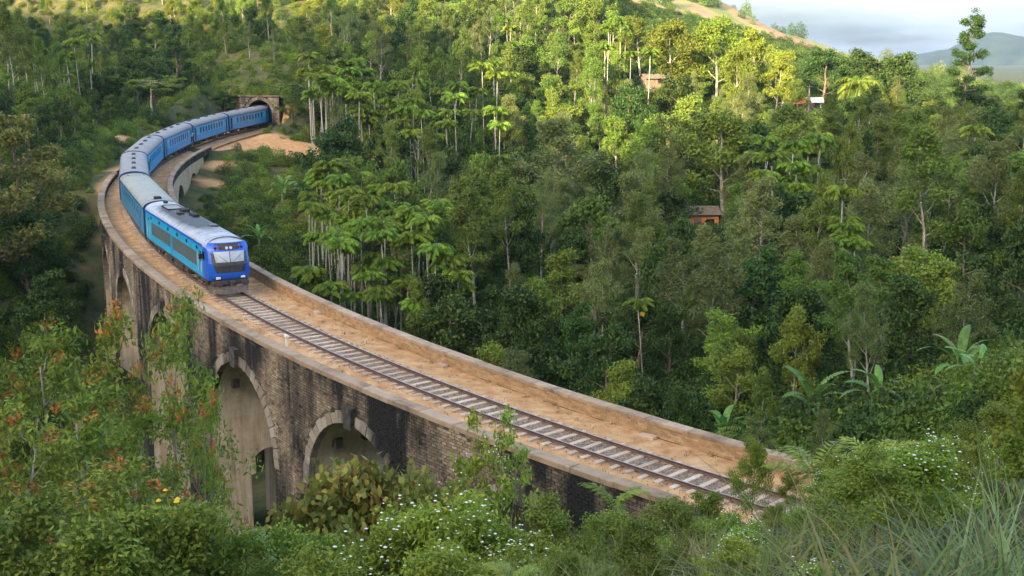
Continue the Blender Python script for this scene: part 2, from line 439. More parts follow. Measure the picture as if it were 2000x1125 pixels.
def height(X, Y, tc_=None):
    shp = np.shape(X)
    X, Y = np.asarray(X, float).ravel(), np.asarray(Y, float).ravel()
    cx, cy_ = np.clip(X, -150, 180), np.clip(Y, -60, 330)
    z = np.zeros(len(X))
    for a in range(0, len(X), 20000):
        sl = slice(a, a + 20000)
        q = np.stack([cx[sl], cy_[sl]], -1) / 100
        z[sl] = _tps(((q[:, None] - _C[None]) ** 2).sum(-1)) @ _W[:_n] + _W[_n] + q @ _W[_n + 1:]
    out = np.hypot(X - cx, Y - cy_)
    w = smooth(0, 110, out)
    z = z * (1 - w) + outer_height(X, Y) * w
    z += (.5 * vnoise(X, Y, .12, 1) + .25 * vnoise(X, Y, .35, 2)) * (1 - w)
    s, o = tc_ if tc_ is not None else track_coords(X, Y)
    ws = np.where(o < 0, smooth(122, 138, s), smooth(156, 166, s)) * (1 - smooth(203.5, 205, s)) + (1 - smooth(4, 10, s))
    wc = (1 - smooth(4.3, 8.5, np.abs(o))) * ws * (np.abs(o) < 9)
    z = z * (1 - wc) + (tz(s) - .55) * wc
    # keep the ground clear of deck and arches
    under = (np.abs(o) < 7) & (s > 10) & (s < np.where(o < 0, 128, 160))
    cap = tz(s) - np.interp(s, [10, 20, 32, 118, 128, 160], [2, 5.5, 9, 8, 4, 1.2])
    z = np.where(under, np.minimum(z, cap), z)
    # and above the tunnel
    over = (s > 205) & (np.abs(o) < 4.5) & (s < 250)
    z = np.where(over, np.maximum(z, tz(s) + 6.6), z)
    return z.reshape(shp)


gx = np.concatenate([np.linspace(-2600, -420, 14), np.linspace(-380, -165, 20), np.arange(-156, 190, 1.6), np.linspace(196, 420, 26), np.linspace(440, 2600, 16)])
gy = np.concatenate([np.linspace(-700, -80, 26), np.arange(-66, 336, 1.6), np.linspace(342, 560, 26), np.linspace(568, 760, 26), np.linspace(780, 1400, 12), np.linspace(1500, 4300, 8)])
GX, GY = np.meshgrid(gx, gy)
TS, TO = track_coords(GX.ravel(), GY.ravel())
GZ = height(GX, GY, (TS, TO))
TV = np.stack([GX.ravel(), GY.ravel(), GZ.ravel()], -1)
nx, ny = len(gx), len(gy)
ii = np.arange(nx * ny).reshape(ny, nx)
TQ = np.stack([ii[:-1, :-1], ii[:-1, 1:], ii[1:, 1:], ii[1:, :-1]], -1).reshape(-1, 4)
cs, co = TS[TQ].mean(1), TO[TQ].mean(1)
keep = ~((np.abs(co) < 3.4) & (cs > 201.8) & (cs < 206.2))
TQ = TQ[keep]


def soil_amount(X, Y, s, o):
    """1 where the earth lies bare: the yard by the line, the track edges, a few clearings"""
    n = .5 * vnoise(X, Y, .16, 11) + .35 * vnoise(X, Y, .5, 12)
    yard = np.exp(-((s - 174) / 12.5) ** 4 - ((o - 12) / 11.0) ** 4) * (o > 0)
    a = smooth(.42, .62, yard + n * .35)
    a = np.maximum(a, smooth(.3, .7, 1 - (np.abs(o) - 4.5) / 3 + n * .6) * ((s > np.where(o < 0, 125, 160)) | (s < 14)) * (s < 204) * (np.where(o < 0, 5.0, 9.0) > np.abs(o)))
    for px, py, d, r in [(410, 360, 168, 2.2), (425, 330, 176, 2.5), (1620, 205, 224, 6), (1560, 200, 224, 5), (1645, 275, 205, 3), (990, 500, 150, 3), (1965, 880, 30, 2.2), (1880, 1090, 9, 1.0), (700, 330, 190, 9), (230, 272, 178, 2.0)]:
        p = at(px, py, d)
        a = np.maximum(a, smooth(.35, .65, np.exp(-((X - p[0]) ** 2 + (Y - p[1]) ** 2) / (r * r)) + n * .3))
    return a


soil = soil_amount(TV[:, 0], TV[:, 1], TS, TO)
m, n_, l_, b_ = new_mat('hillside_ground')
g_ = N(n_, 'ShaderNodeNewGeometry'); a_ = N(n_, 'ShaderNodeAttribute', attribute_name='soil')
nz = N(n_, 'ShaderNodeTexNoise', Scale=.35, Detail=10, Roughness=.65); nz2 = N(n_, 'ShaderNodeTexNoise', Scale=1.6, Detail=8, Roughness=.65)
nz3 = N(n_, 'ShaderNodeTexNoise', Scale=.035, Detail=8, Roughness=.62)
for q in (nz, nz2, nz3): l_.new(g_.outputs['Position'], q.inputs['Vector'])
litter = ramp(n_, [(.32, (.035, .045, .018)), (.5, (.075, .085, .03)), (.66, (.14, .105, .05))])
earth = ramp(n_, [(.3, (.40, .20, .085)), (.5, (.52, .29, .13)), (.72, (.63, .40, .20))])
far = ramp(n_, [(.36, (.16, .19, .055)), (.47, (.26, .25, .085)), (.55, (.34, .22, .13)), (.63, (.30, .16, .11)), (.7, (.10, .13, .05))])
l_.new(nz.outputs['Fac'], litter.inputs[0]); l_.new(nz2.outputs['Fac'], earth.inputs[0]); l_.new(nz3.outputs['Fac'], far.inputs[0])
mxa = N(n_, 'ShaderNodeMixRGB'); mxb = N(n_, 'ShaderNodeMixRGB')
l_.new(a_.outputs['Fac'], mxa.inputs[0]); l_.new(litter.outputs[0], mxa.inputs[1]); l_.new(earth.outputs[0], mxa.inputs[2])
fa = N(n_, 'ShaderNodeAttribute', attribute_name='open_ridge')
l_.new(fa.outputs['Fac'], mxb.inputs[0]); l_.new(mxa.outputs[0], mxb.inputs[1]); l_.new(far.outputs[0], mxb.inputs[2])
l_.new(mxb.outputs[0], b_.inputs['Base Color']); b_.inputs['Roughness'].default_value = .95; b_.inputs['Specular IOR Level'].default_value = .15
bp_ = N(n_, 'ShaderNodeBump', Strength=.6, Distance=.15); l_.new(nz2.outputs['Fac'], bp_.inputs['Height']); l_.new(bp_.outputs[0], b_.inputs['Normal'])
M['ground'] = m
tme = quad_mesh('hillside', TV, TQ, M['ground'], smooth=True)
for nm, val in (('soil', soil), ('open_ridge', smooth(395, 450, TV[:, 1]) * (1 - smooth(800, 1000, TV[:, 1])))):
    tme.attributes.new(nm, 'FLOAT', 'POINT').data.foreach_set('value', val.astype(np.float32))
tag(link('hillside', tme), kind='structure')


def ground_z(x, y): return float(height(np.array([x]), np.array([y]))[0])


def on_ground(px, py_guess, dist):
    """x, y, z of the ground below image column px at forward distance dist"""
    p = at(px, py_guess, dist)
    return (p[0], p[1], ground_z(p[0], p[1]))


# far mountain beyond the wood, wooded, seen through the haze
fx_, fy_ = np.meshgrid(np.linspace(500, 2600, 110), np.linspace(2500, 3900, 60))
prof = np.interp(fx_[0] * 0 + fx_[0], [500, 820, 1000, 1090, 1150, 1210, 1260, 1310, 1370, 1420, 1480, 1700, 2100, 2600], [-90, -60, 12, 18, 30, 60, 76, 70, 50, 54, 30, 0, 20, -40])
fz = (prof[None, :] + 100) * np.exp(-((fy_ - 3200) / 330) ** 2) - 100 + 9 * vnoise(fx_, fy_, .008, 21) * np.exp(-((fy_ - 3200) / 500) ** 2) + 3.5 * vnoise(fx_, fy_, .03, 22)
i2 = np.arange(fx_.size).reshape(fx_.shape)
M['far_wood'] = simple_mat('far_wood', (.010, .019, .012), (.03, .045, .024), scale=.02, rough=.95, detail=10)
fme = quad_mesh('mountain', np.stack([fx_.ravel(), fy_.ravel(), fz.ravel()], -1), np.stack([i2[:-1, :-1], i2[:-1, 1:], i2[1:, 1:], i2[1:, :-1]], -1).reshape(-1, 4), M['far_wood'], smooth=True)
tag(link('mountain', fme), kind='structure')

# ------------------------------------------------------------------ trackbed, track
def ribbon(s0, s1, ds, prof):
    """Sheet swept along the track; prof is a list of (off, z) across."""
    ss = np.arange(s0, s1 + 1e-6, ds); k = len(prof)
    V = [pt(s, o, z) for s in ss for o, z in prof]
    Q = [(i * k + j, i * k + j + 1, (i + 1) * k + j + 1, (i + 1) * k + j) for i in range(len(ss) - 1) for j in range(k - 1)]
    return np.array(V), np.array(Q)


offs = np.linspace(-3.05, 3.5, 28)
ss = np.arange(-36, 202.9, .35)
V = []
for s in ss:
    th = np.interp(s, _s, _th); x0, y0 = np.interp(s, _s, _x), np.interp(s, _s, _y)
    bed = -.245 - .09 * smooth(1.3, 2.0, np.abs(offs)) + .07 * smooth(2.2, 3.0, -offs)
    z = tz(s) + bed + .018 * vnoise(np.full(28, s), offs, 1.1, 31) + .012 * vnoise(np.full(28, s), offs, 3.1, 32)
    V.append(np.stack([x0 + offs * math.sin(th), y0 - offs * math.cos(th), z], -1))
V = np.concatenate(V); k = 28
idx = np.arange(len(ss) * k).reshape(-1, k)
Q = np.stack([idx[:-1, :-1], idx[:-1, 1:], idx[1:, 1:], idx[1:, :-1]], -1).reshape(-1, 4)
m, n_, l_, b_ = new_mat('trackbed_earth')
a_ = N(n_, 'ShaderNodeAttribute', attribute_name='gravel'); g_ = N(n_, 'ShaderNodeNewGeometry')
n1 = N(n_, 'ShaderNodeTexNoise', Scale=1.1, Detail=10, Roughness=.65); n2 = N(n_, 'ShaderNodeTexVoronoi', Scale=16.0); n3 = N(n_, 'ShaderNodeTexNoise', Scale=7, Detail=8, Roughness=.7)
for q in (n1, n2, n3): l_.new(g_.outputs['Position'], q.inputs['Vector'])
e1 = ramp(n_, [(.25, (.27, .135, .06)), (.42, (.46, .25, .11)), (.55, (.55, .33, .155)), (.75, (.66, .46, .26))])
e2 = ramp(n_, [(.0, (.10, .075, .055)), (.5, (.24, .18, .13)), (1, (.42, .34, .26))])
l_.new(n1.outputs['Fac'], e1.inputs[0]); l_.new(n2.outputs['Color'], e2.inputs[0])
ad = N(n_, 'ShaderNodeMath', operation='ADD'); mr = N(n_, 'ShaderNodeMapRange'); mr.inputs[1].default_value = .75; mr.inputs[2].default_value = 1.15
l_.new(a_.outputs['Fac'], ad.inputs[0]); l_.new(n3.outputs['Fac'], ad.inputs[1]); l_.new(ad.outputs[0], mr.inputs[0])
mx = N(n_, 'ShaderNodeMixRGB'); l_.new(mr.outputs[0], mx.inputs[0]); l_.new(e1.outputs[0], mx.inputs[1]); l_.new(e2.outputs[0], mx.inputs[2])
l_.new(mx.outputs[0], b_.inputs['Base Color']); b_.inputs['Roughness'].default_value = .95; b_.inputs['Specular IOR Level'].default_value = .15
bp = N(n_, 'ShaderNodeBump', Strength=.8, Distance=.04); l_.new(n3.outputs['Fac'], bp.inputs['Height']); l_.new(bp.outputs[0], b_.inputs['Normal'])
M['trackbed'] = m
bme = quad_mesh('trackbed', V, Q, m, smooth=True)
gr = np.tile(.62 * (1 - smooth(.75, 1.15, np.abs(offs))), len(ss))
gr = np.maximum(gr, np.repeat(smooth(60, 75, ss), k) * np.tile(.45 * (1 - smooth(1.3, 2.2, np.abs(offs))), len(ss)))
bme.attributes.new('gravel', 'FLOAT', 'POINT').data.foreach_set('value', gr.astype(np.float32))
tag(link('trackbed', bme), kind='structure')

track = empty('railway_track', pt(20, 0, -.3))
tag(track, 'broad gauge railway track with rusty rails and pale sleepers along the curved viaduct', 'railway track')
inv = Matrix.Translation(-Vector(track.location))


def local(V, o): return np.asarray(V) - np.array(o.location)


for side in (-1, 1):
    c = .838 * side
    prof = [(c - .075, -.15), (c - .07, -.125), (c - .015, -.11), (c - .015, -.045), (c - .04, -.03), (c - .04, 0), (c + .04, 0), (c + .04, -.03), (c + .015, -.045), (c + .015, -.11), (c + .07, -.125), (c + .075, -.15)]
    V, Q = ribbon(-36, 222, .5, prof)
    mi = [1 if (q % 11) == 5 else 0 for q in range(len(Q))]
    me = quad_mesh('rail', local(V, track), Q, [M['rail'], M['rail_top']], mi)
    link('rail', me, track)
sm = []
for v in range(3):
    mb = MB(); mb.chbox((0, 0, 0), (2.72 + .07 * v, .255, .2), .018)
    sm.append(mb.mesh('sleeper', M['sleeper']))
s = -8.0
while s < 202.5:
    th = float(np.interp(s, _s, _th))
    p = Vector(pt(s, random.uniform(-.05, .05), -.262 + random.uniform(-.012, .008)))
    o = link('sleeper', random.choice(sm), track)
    o.location = p - Vector(track.location)
    o.rotation_euler = (random.uniform(-.01, .01), 0, th - math.pi / 2 + random.uniform(-.03, .03))
    s += .79 + random.uniform(-.03, .03)
# loose ballast stones beside the rails
st = MB()
for i in range(9000):
    s = rng.uniform(2, 58) if i < 8200 else rng.uniform(58, 200)
    q_ = rng.random()
    o = rng.normal(1.12, .15) if q_ < .3 else rng.uniform(-.75, .75) if q_ < .8 else rng.normal(-1.15, .25) if q_ < .93 else rng.uniform(-2.8, 3.3)
    r = rng.uniform(.022, .06)
    p = np.array(pt(s, o, -.22 + r * .3))
    q = rng.normal(size=(6, 3)); q /= np.linalg.norm(q, axis=1)[:, None]
    base = np.array([(1, 0, 0), (-1, 0, 0), (0, 1, 0), (0, -1, 0), (0, 0, 1), (0, 0, -1)]) * .8 + q * .45
    st.add(p + base * r, [(0, 2, 4), (2, 1, 4), (1, 3, 4), (3, 0, 4), (2, 0, 5), (1, 2, 5), (3, 1, 5), (0, 3, 5)])
o = st.build('ballast_stones', M['stone_grey']); tag(o, 'loose grey ballast stones lying along the rails', 'ballast', kind='stuff')

# ------------------------------------------------------------------ the viaduct
ARCH_C = [18.5, 31.4, 45.2, 60.2, 75.4, 90.0, 104.5, 119.0, 133.5, 147.0]
ARCH_A = [4.5, 4.7, 5.0, 5.35, 5.5, 5.4, 5.3, 5.3, 5.2, 4.6]
CROWN = -1.95
OUT, INN = -3.56, 3.98
ZC = [CROWN - a for a in ARCH_A]                       # springing height of each arch
S0, S1 = 7.0, 156.0
viaduct = empty('viaduct', pt(60, -3.5, -18))
tag(viaduct, 'tall curved brick viaduct with round arches carrying the blue train', 'viaduct')
VL = Vector(viaduct.location)


def vb(mb, name, mats, smooth=False):
    mb.v = [(a - VL.x, b - VL.y, c - VL.z) for a, b, c in mb.v]
    return mb.build(name, mats, viaduct, smooth)


def arch_at(s):
    for c, a, z in zip(ARCH_C, ARCH_A, ZC):
        if abs(s - c) < a: return c, a, z
    return None


def s_samples():
    out = set(np.round(np.arange(S0, S1, .5), 3))
    for c, a in zip(ARCH_C, ARCH_A):
        for t in np.linspace(0, math.pi, 33): out.add(round(c + a * math.cos(t), 4))
    return sorted(q for q in out if S0 <= q <= S1)


SS = s_samples()


def soffit_z(s):
    q = arch_at(s)
    if q is None:
        # over a pier: the springing level
        i = int(np.argmin([abs(s - c) for c in ARCH_C])); return ZC[i]
    c, a, z = q
    return z + math.sqrt(max(a * a - (s - c) ** 2, 0))


for off, nm in ((OUT, 'spandrel_wall'), (INN, 'spandrel_wall')):
    mb = MB()
    for a, b in zip(SS[:-1], SS[1:]):
        m_ = (a + b) / 2
        if arch_at(m_): za, zb = soffit_z(a) if arch_at(a) else soffit_z(m_) * 0 + ZC[int(np.argmin([abs(m_ - c) for c in ARCH_C]))], soffit_z(b) if arch_at(b) else ZC[int(np.argmin([abs(m_ - c) for c in ARCH_C]))]
        else: za = zb = soffit_z(m_) if True else 0
        f = [pt(a, off, za), pt(b, off, zb), pt(b, off, .1), pt(a, off, .1)]
        mb.add(f, [(0, 1, 2, 3)] if off > 0 else [(3, 2, 1, 0)])
    vb(mb, nm, M['mortar'] if off < 0 else M['pier_face'])
for c, a, z in zip(ARCH_C, ARCH_A, ZC):
    mb = MB()
    ts_ = np.linspace(0, math.pi, 37); oo = np.linspace(OUT + .002, INN - .002, 8)
    for t0, t1 in zip(ts_[:-1], ts_[1:]):
        for o0, o1 in zip(oo[:-1], oo[1:]):
            mb.add([pt(c + a * math.cos(t0), o0, z + a * math.sin(t0)), pt(c + a * math.cos(t1), o0, z + a * math.sin(t1)), pt(c + a * math.cos(t1), o1, z + a * math.sin(t1)), pt(c + a * math.cos(t0), o1, z + a * math.sin(t0))], [(0, 3, 2, 1)])
    vb(mb, 'arch_barrel', M['soffit'], True)
# piers with the narrow arched passage through each
edges = [(S0, ARCH_C[0] - ARCH_A[0])] + [(ARCH_C[i] + ARCH_A[i], ARCH_C[i + 1] - ARCH_A[i + 1]) for i in range(len(ARCH_C) - 1)] + [(ARCH_C[-1] + ARCH_A[-1], S1)]
for i, (a, b) in enumerate(edges):
    zt = ZC[min(i, len(ZC) - 1)] if i == 0 else min(ZC[i - 1], ZC[min(i, len(ZC) - 1)])
    za_, zb_ = (ZC[max(i - 1, 0)], ZC[min(i, len(ZC) - 1)])
    zbot = -24.0
    p0, hw, ztop = .25, 1.35, -9.4
    hole = 1 <= i <= 7
    mb = MB()
    om = sorted(set([OUT, INN, -2.4, -1.8, 3.0, 2.4] + ([round(p0 + hw * math.cos(t), 4) for t in np.linspace(0, math.pi, 15)] if hole else [])))
    bat = .28                                           # the pier widens a little towards its foot
    def pp(s, o, z, e):                                # e: -1 near end, +1 far end
        k_ = max(0, (zt - z)) / 16 * bat
        oo_ = o + (k_ if o > 3.9 else -k_ if o < -3.5 else 0)
        return pt(s + e * k_, oo_, z)
    for s_, e, ztp in ((a, -1, za_), (b, 1, zb_)):
        for o0, o1 in zip(om[:-1], om[1:]):
            mid = (o0 + o1) / 2
            if hole and abs(mid - p0) < hw:
                f0 = ztop - hw + math.sqrt(max(hw * hw - (o0 - p0) ** 2, 0)); f1 = ztop - hw + math.sqrt(max(hw * hw - (o1 - p0) ** 2, 0))
            else: f0 = f1 = zbot
            f = [pp(s_, o0, f0, e), pp(s_, o1, f1, e), pp(s_, o1, ztp, e), pp(s_, o0, ztp, e)]
            mb.add(f, [(0, 1, 2, 3)] if e < 0 else [(3, 2, 1, 0)])
    for o_ in (OUT + .001, INN - .001):
        mb.add([pp(a, o_, zbot, -1), pp(b, o_, zbot, 1), pp(b, o_, zb_, 1), pp(a, o_, za_, -1)], [(0, 1, 2, 3)], 1 if o_ < 0 else 0)
    if hole:
        hs = [zbot] + [ztop - hw + hw * math.sin(t) for t in np.linspace(0, math.pi, 15)] + [zbot]
        ho = [p0 + hw] + [p0 + hw * math.cos(t) for t in np.linspace(0, math.pi, 15)] + [p0 - hw]
        for j in range(len(hs) - 1):
            mb.add([pp(a, ho[j], hs[j], -1), pp(b, ho[j], hs[j], 1), pp(b, ho[j + 1], hs[j + 1], 1), pp(a, ho[j + 1], hs[j + 1], -1)], [(0, 1, 2, 3)])
    vb(mb, 'pier', [M['pier_face'], M['mortar']])
# arch rings: every voussoir a stone of its own
for ai, (c, a, z) in enumerate(zip(ARCH_C[:6], ARCH_A, ZC)):
    nst = 27
    for k_ in range(nst):
        t0, t1 = math.pi * k_ / nst + .006, math.pi * (k_ + 1) / nst - .006
        r0, r1 = a - .03, a + .52 + .06 * (k_ % 2) + random.uniform(-.03, .05)
        o0, o1 = OUT - .085 + random.uniform(-.015, .015), OUT + .35
        P = [pt(c + r * math.cos(t), o, z + r * math.sin(t)) for o in (o0, o1) for r, t in ((r0, t0), (r0, t1), (r1, t1), (r1, t0))]
        mb = MB(); mb.add(P, [(0, 1, 2, 3), (4, 7, 6, 5), (0, 4, 5, 1), (1, 5, 6, 2), (2, 6, 7, 3), (3, 7, 4, 0)])
        vb(mb, 'voussoir', M['arch_stone'])
    mb = MB()
    P = [pt(c + r, o, zz) for o in (OUT - .34, OUT + .3) for r, zz in ((-.33, CROWN - .16), (.33, CROWN - .16), (.42, CROWN + .98), (-.42, CROWN + .98))]
    mb.add(P, [(0, 3, 2, 1), (4, 5, 6, 7), (0, 1, 5, 4), (1, 2, 6, 5), (2, 3, 7, 6), (3, 0, 4, 7)])
    vb(mb, 'keystone', M['keystone'])
    for o_ in (-2.2, -.4, 1.6, 2.9):                    # corbels left from the centring, on the far haunch
        t = R(150 + 4 * math.sin(o_ * 3))
        t = math.pi - t
        q = pt(c + (a - .12) * math.cos(t), o_, z + (a - .12) * math.sin(t))
        mb = MB(); mb.box(q, (.5, .45, .55), rz=float(np.interp(c, _s, _th)))
        vb(mb, 'corbel', M['keystone'] if random.random() < .5 else M['pier_face'])
# bricks on the outer face: running bond, proud of the recessed mortar, now and then one missing
CH, BL = .155, .37
bricks = []
zc_ = -.02
row = 0
while zc_ > -15:
    s = S0 + (BL / 2 if row % 2 else 0) + .1
    smax = 128 if zc_ > -9 else 62
    while s < smax:
        sm_ = s + BL / 2
        ok = True
        for c, a, z in zip(ARCH_C, ARCH_A, ZC):
            if zc_ - CH / 2 > z - .01:
                if math.hypot(sm_ - c, zc_ - CH / 2 - z) < a + .63: ok = False; break
            elif abs(sm_ - c) < a + .2: ok = False; break
            if abs(sm_ - c) < .62 and zc_ < CROWN + 1.06 and zc_ > CROWN - .3: ok = False; break
        if ok and rng.random() > .035: bricks.append((sm_, zc_))
        s += BL
    zc_ -= CH; row += 1
bmats = [M['brick']]


def brick_verts(s, z, jit):
    w, h = BL - .03 - jit[0], CH - .03 - jit[1]
    pr = .03 + jit[2]
    k_ = 0
    for i, (a, b) in enumerate(edges):
        if a - .4 <= s <= b + .4: k_ = max(0, (min(ZC[max(i - 1, 0)], ZC[min(i, len(ZC) - 1)]) - z)) / 16 * .28
    return [pt(s + a, OUT - k_ - o, z + b) for o in (pr, -.02) for a, b in ((-w / 2, -h / 2), (w / 2, -h / 2), (w / 2, h / 2), (-w / 2, h / 2))]


BF = [(0, 3, 2, 1), (0, 1, 5, 4), (1, 2, 6, 5), (2, 3, 7, 6), (3, 0, 4, 7)]
vis = []
for i, (s, z) in enumerate(bricks):
    q = to_px(np.array([pt(s, OUT, z)]))[0]
    dd = np.linalg.norm(np.array(pt(s, OUT, z)) - np.array([0, 0, CAMH]))
    vis.append((0 if (480 < q[0] < 1200 and q[1] < 960 and s > 19) else 1, dd, i))
vis.sort()
near = set(v[2] for v in vis[:300])
jb = MB()
for i, (s, z) in enumerate(bricks):
    jit = (rng.uniform(0, .03), rng.uniform(0, .02), rng.uniform(0, .03))
    P = brick_verts(s, z, jit)
    if i in near:
        mb = MB(); mb.add(P, BF); vb(mb, 'brick', M['brick'])
    else: jb.add(P, BF)
tag(vb(jb, 'brickwork', M['brick']), kind='stuff')


def prism_ribbon(s0, s1, ds, prof, brk=None):
    """closed profile swept along the line, ends capped"""
    ss_ = np.arange(s0, s1 + 1e-6, ds); k_ = len(prof)
    mb = MB()
    V_ = []
    for s_ in ss_:
        for o_, z_ in prof: V_.append(pt(s_, o_, z_))
    F = [(i * k_ + j, i * k_ + (j + 1) % k_, (i + 1) * k_ + (j + 1) % k_, (i + 1) * k_ + j) for i in range(len(ss_) - 1) for j in range(k_)]
    F += [tuple(range(k_ - 1, -1, -1)), tuple((len(ss_) - 1) * k_ + j for j in range(k_))]
    mb.add(V_, F)
    return mb


vb(prism_ribbon(S0, 129, .75, [(-3.60, -.1), (-3.06, -.4), (-3.06, .14), (-3.60, .14)]), 'parapet', M['mortar'])
# outer coping: cast in lengths, each a part
def coping(s0, s1, prof, length):
    s_ = s0
    while s_ < s1 - .3:
        e_ = min(s_ + length + random.uniform(-.2, .2), s1)
        dz = random.uniform(-.012, .012); do = random.uniform(-.012, .012)
        vb(prism_ribbon(s_, e_ - .035, (e_ - s_ - .035) / 4, [(o_ + do, z_ + dz) for o_, z_ in prof]), 'coping_slab', M['coping'])
        s_ = e_


coping(S0 + 4, 129, [(-3.70, .10), (-3.70, .31), (-3.67, .345), (-3.05, .345), (-3.02, .31), (-3.02, .12)], 2.4)
vb(prism_ribbon(S0 - 5, 162, .75, [(3.53, -.6), (4.0, -.6), (4.0, .30), (3.53, .30)]), 'parapet', M['mortar'])
coping(S0 - 5, 162, [(3.45, .27), (3.45, .42), (3.48, .445), (4.03, .445), (4.07, .42), (4.07, .27)], 2.6)
# brick courses of the inner parapet, track side
jb = MB()
z_ = -.32; row = 0
while z_ < .25:
    s_ = S0 - 5 + (.2 if row % 2 else 0)
    while s_ < 150:
        w = .40
        pr = .02 + rng.uniform(0, .012)
        h = .118
        P = [pt(s_ + a, 3.53 - o_, z_ + b) for o_ in (pr, -.02) for a, b in ((.008, 0), (w - .008, 0), (w - .008, h - .012), (.008, h - .012))]
        jb.add(P, [(0, 1, 2, 3), (0, 4, 5, 1), (1, 5, 6, 2), (2, 6, 7, 3), (3, 7, 4, 0)])
        s_ += w
    z_ += h; row += 1
tag(vb(jb, 'brickwork', M['parapet']), kind='stuff')
# fill under the track between the walls (hidden core, keeps the deck solid)
vb(prism_ribbon(S0, S1, 1.5, [(-3.5, -.9), (3.95, -.9), (3.95, -.45), (-3.5, -.45)]), 'deck_slab', M['mortar'])

# small things lying on the deck
def deck_slab_block(s, o, size, label):
    th = float(np.interp(s, _s, _th))
    mb = MB(); mb.chbox((0, 0, size[2] / 2), size, .02)
    ob = mb.build('concrete_block', M['sleeper'])
    ob.location = pt(s, o, -.36); ob.rotation_euler = (0, 0, th + random.uniform(-.1, .1))
    tag(ob, label, 'concrete block', 'concrete blocks along the inner parapet')


deck_slab_block(48.4, 3.2, (.62, .34, .2), 'small concrete block at the parapet foot close to the train front')
deck_slab_block(33.0, 3.2, (.75, .38, .18), 'low concrete block at the parapet foot midway along the bare track')
deck_slab_block(17.3, 3.2, (.85, .42, .16), 'concrete block at the parapet foot nearest the foreground bushes')
post = empty('marker_post', pt(41.6, -1.95, -.32), (0, 0, float(np.interp(41.6, _s, _th))))
tag(post, 'short white concrete marker post beside the outer rail', 'marker post')
M['white_paint'] = simple_mat('white_paint', (.62, .58, .50), (.76, .73, .66), scale=8, rough=.7)
mb = MB(); mb.chbox((0, 0, .3), (.13, .13, .6), .015); mb.build('shaft', M['white_paint'], post)
mb = MB(); mb.chbox((0, 0, .66), (.46, .16, .12), .02); mb.build('head', M['white_paint'], post)

# ------------------------------------------------------------------ tunnel
SP = 203.0
th = float(np.interp(SP, _s, _th))
portal = empty('tunnel_portal', pt(SP, 0, -.4), (0, 0, th))
tag(portal, 'stone tunnel portal with a round arch swallowing the end of the train', 'tunnel portal')
# local x along the line into the hill, local y to the left (outer side), z up
rad, spr, top, hwid = 2.35, 2.95, 5.9, 3.8
mb = MB()
ys = sorted(set([-hwid, hwid, -3.2, 3.2] + [round(rad * math.cos(t), 4) for t in np.linspace(0, math.pi, 25)]))
for y0_, y1_ in zip(ys[:-1], ys[1:]):
    if abs((y0_ + y1_) / 2) < rad:
        f0, f1 = spr + math.sqrt(max(rad ** 2 - y0_ ** 2, 0)), spr + math.sqrt(max(rad ** 2 - y1_ ** 2, 0))
    else: f0 = f1 = -.8
    mb.add([(0, y0_, f0), (0, y1_, f1), (0, y1_, top), (0, y0_, top)], [(0, 3, 2, 1)])
    mb.add([(0, y0_, top), (0, y1_, top), (.8, y1_, top), (.8, y0_, top)], [(0, 3, 2, 1)])
for y_ in (-hwid, hwid): mb.add([(0, y_, -.8), (.8, y_, -.8), (.8, y_, top), (0, y_, top)], [(0, 1, 2, 3)])
mb.build('face_wall', M['mortar'], portal)
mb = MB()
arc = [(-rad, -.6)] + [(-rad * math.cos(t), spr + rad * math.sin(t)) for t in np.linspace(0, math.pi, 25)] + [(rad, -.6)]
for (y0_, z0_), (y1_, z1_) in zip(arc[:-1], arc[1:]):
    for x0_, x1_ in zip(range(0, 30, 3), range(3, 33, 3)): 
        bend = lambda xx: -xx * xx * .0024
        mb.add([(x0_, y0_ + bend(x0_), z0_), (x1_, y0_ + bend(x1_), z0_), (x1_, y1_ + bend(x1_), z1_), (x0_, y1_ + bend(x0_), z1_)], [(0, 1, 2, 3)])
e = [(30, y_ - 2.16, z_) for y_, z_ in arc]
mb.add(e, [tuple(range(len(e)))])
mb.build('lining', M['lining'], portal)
for k_ in range(15):
    t0, t1 = math.pi * k_ / 15 + .01, math.pi * (k_ + 1) / 15 - .01
    P = [(x_, r * math.cos(t), spr + r * math.sin(t)) for x_ in (-.12 + random.uniform(-.02, .02), .1) for r, t in ((rad - .02, t0), (rad + .55, t0), (rad + .55, t1), (rad - .02, t1))]
    mb = MB(); mb.add(P, [(0, 3, 2, 1), (4, 5, 6, 7), (0, 1, 5, 4), (1, 2, 6, 5), (2, 3, 7, 6), (3, 0, 4, 7)]); mb.build('voussoir', M['portal'], portal)
z_ = -.3; row = 0
while z_ < top - .25:
    y_ = -hwid + .02 - (.35 if row % 2 else 0)
    while y_ < hwid:
        w = .7; yc = y_ + w / 2
        a0, a1 = max(y_, -hwid), min(y_ + w, hwid)
        if a1 - a0 > .15 and not (abs(yc) < rad + .75 and z_ < spr) and not (z_ >= spr - .3 and math.hypot(yc, z_ + .2 - spr) < rad + .82):
            mb = MB(); mb.box((-.03 + rng.uniform(-.02, .015), (a0 + a1) / 2, z_ + .2), (.12, a1 - a0 - .025, .375)); mb.build('stone', M['portal'], portal)
        y_ += w
    z_ += .4; row += 1
mb = MB(); mb.box((.3, 0, top + .11), (1.0, 2 * hwid + .3, .22)); mb.build('coping', M['portal'], portal)
mb = MB(); mb.add([(x_, y_, z_) for x_, z_ in ((.75, top + .05), (3.0, top + .5), (6.0, top + 1.1), (9.0, top + 2.2)) for y_ in np.linspace(-5.2, 5.2, 9)], [(r_ * 9 + j, (r_ + 1) * 9 + j, (r_ + 1) * 9 + j + 1, r_ * 9 + j + 1) for r_ in range(3) for j in range(8)]); mb.build('earth_cover', M['ground'], portal, True)

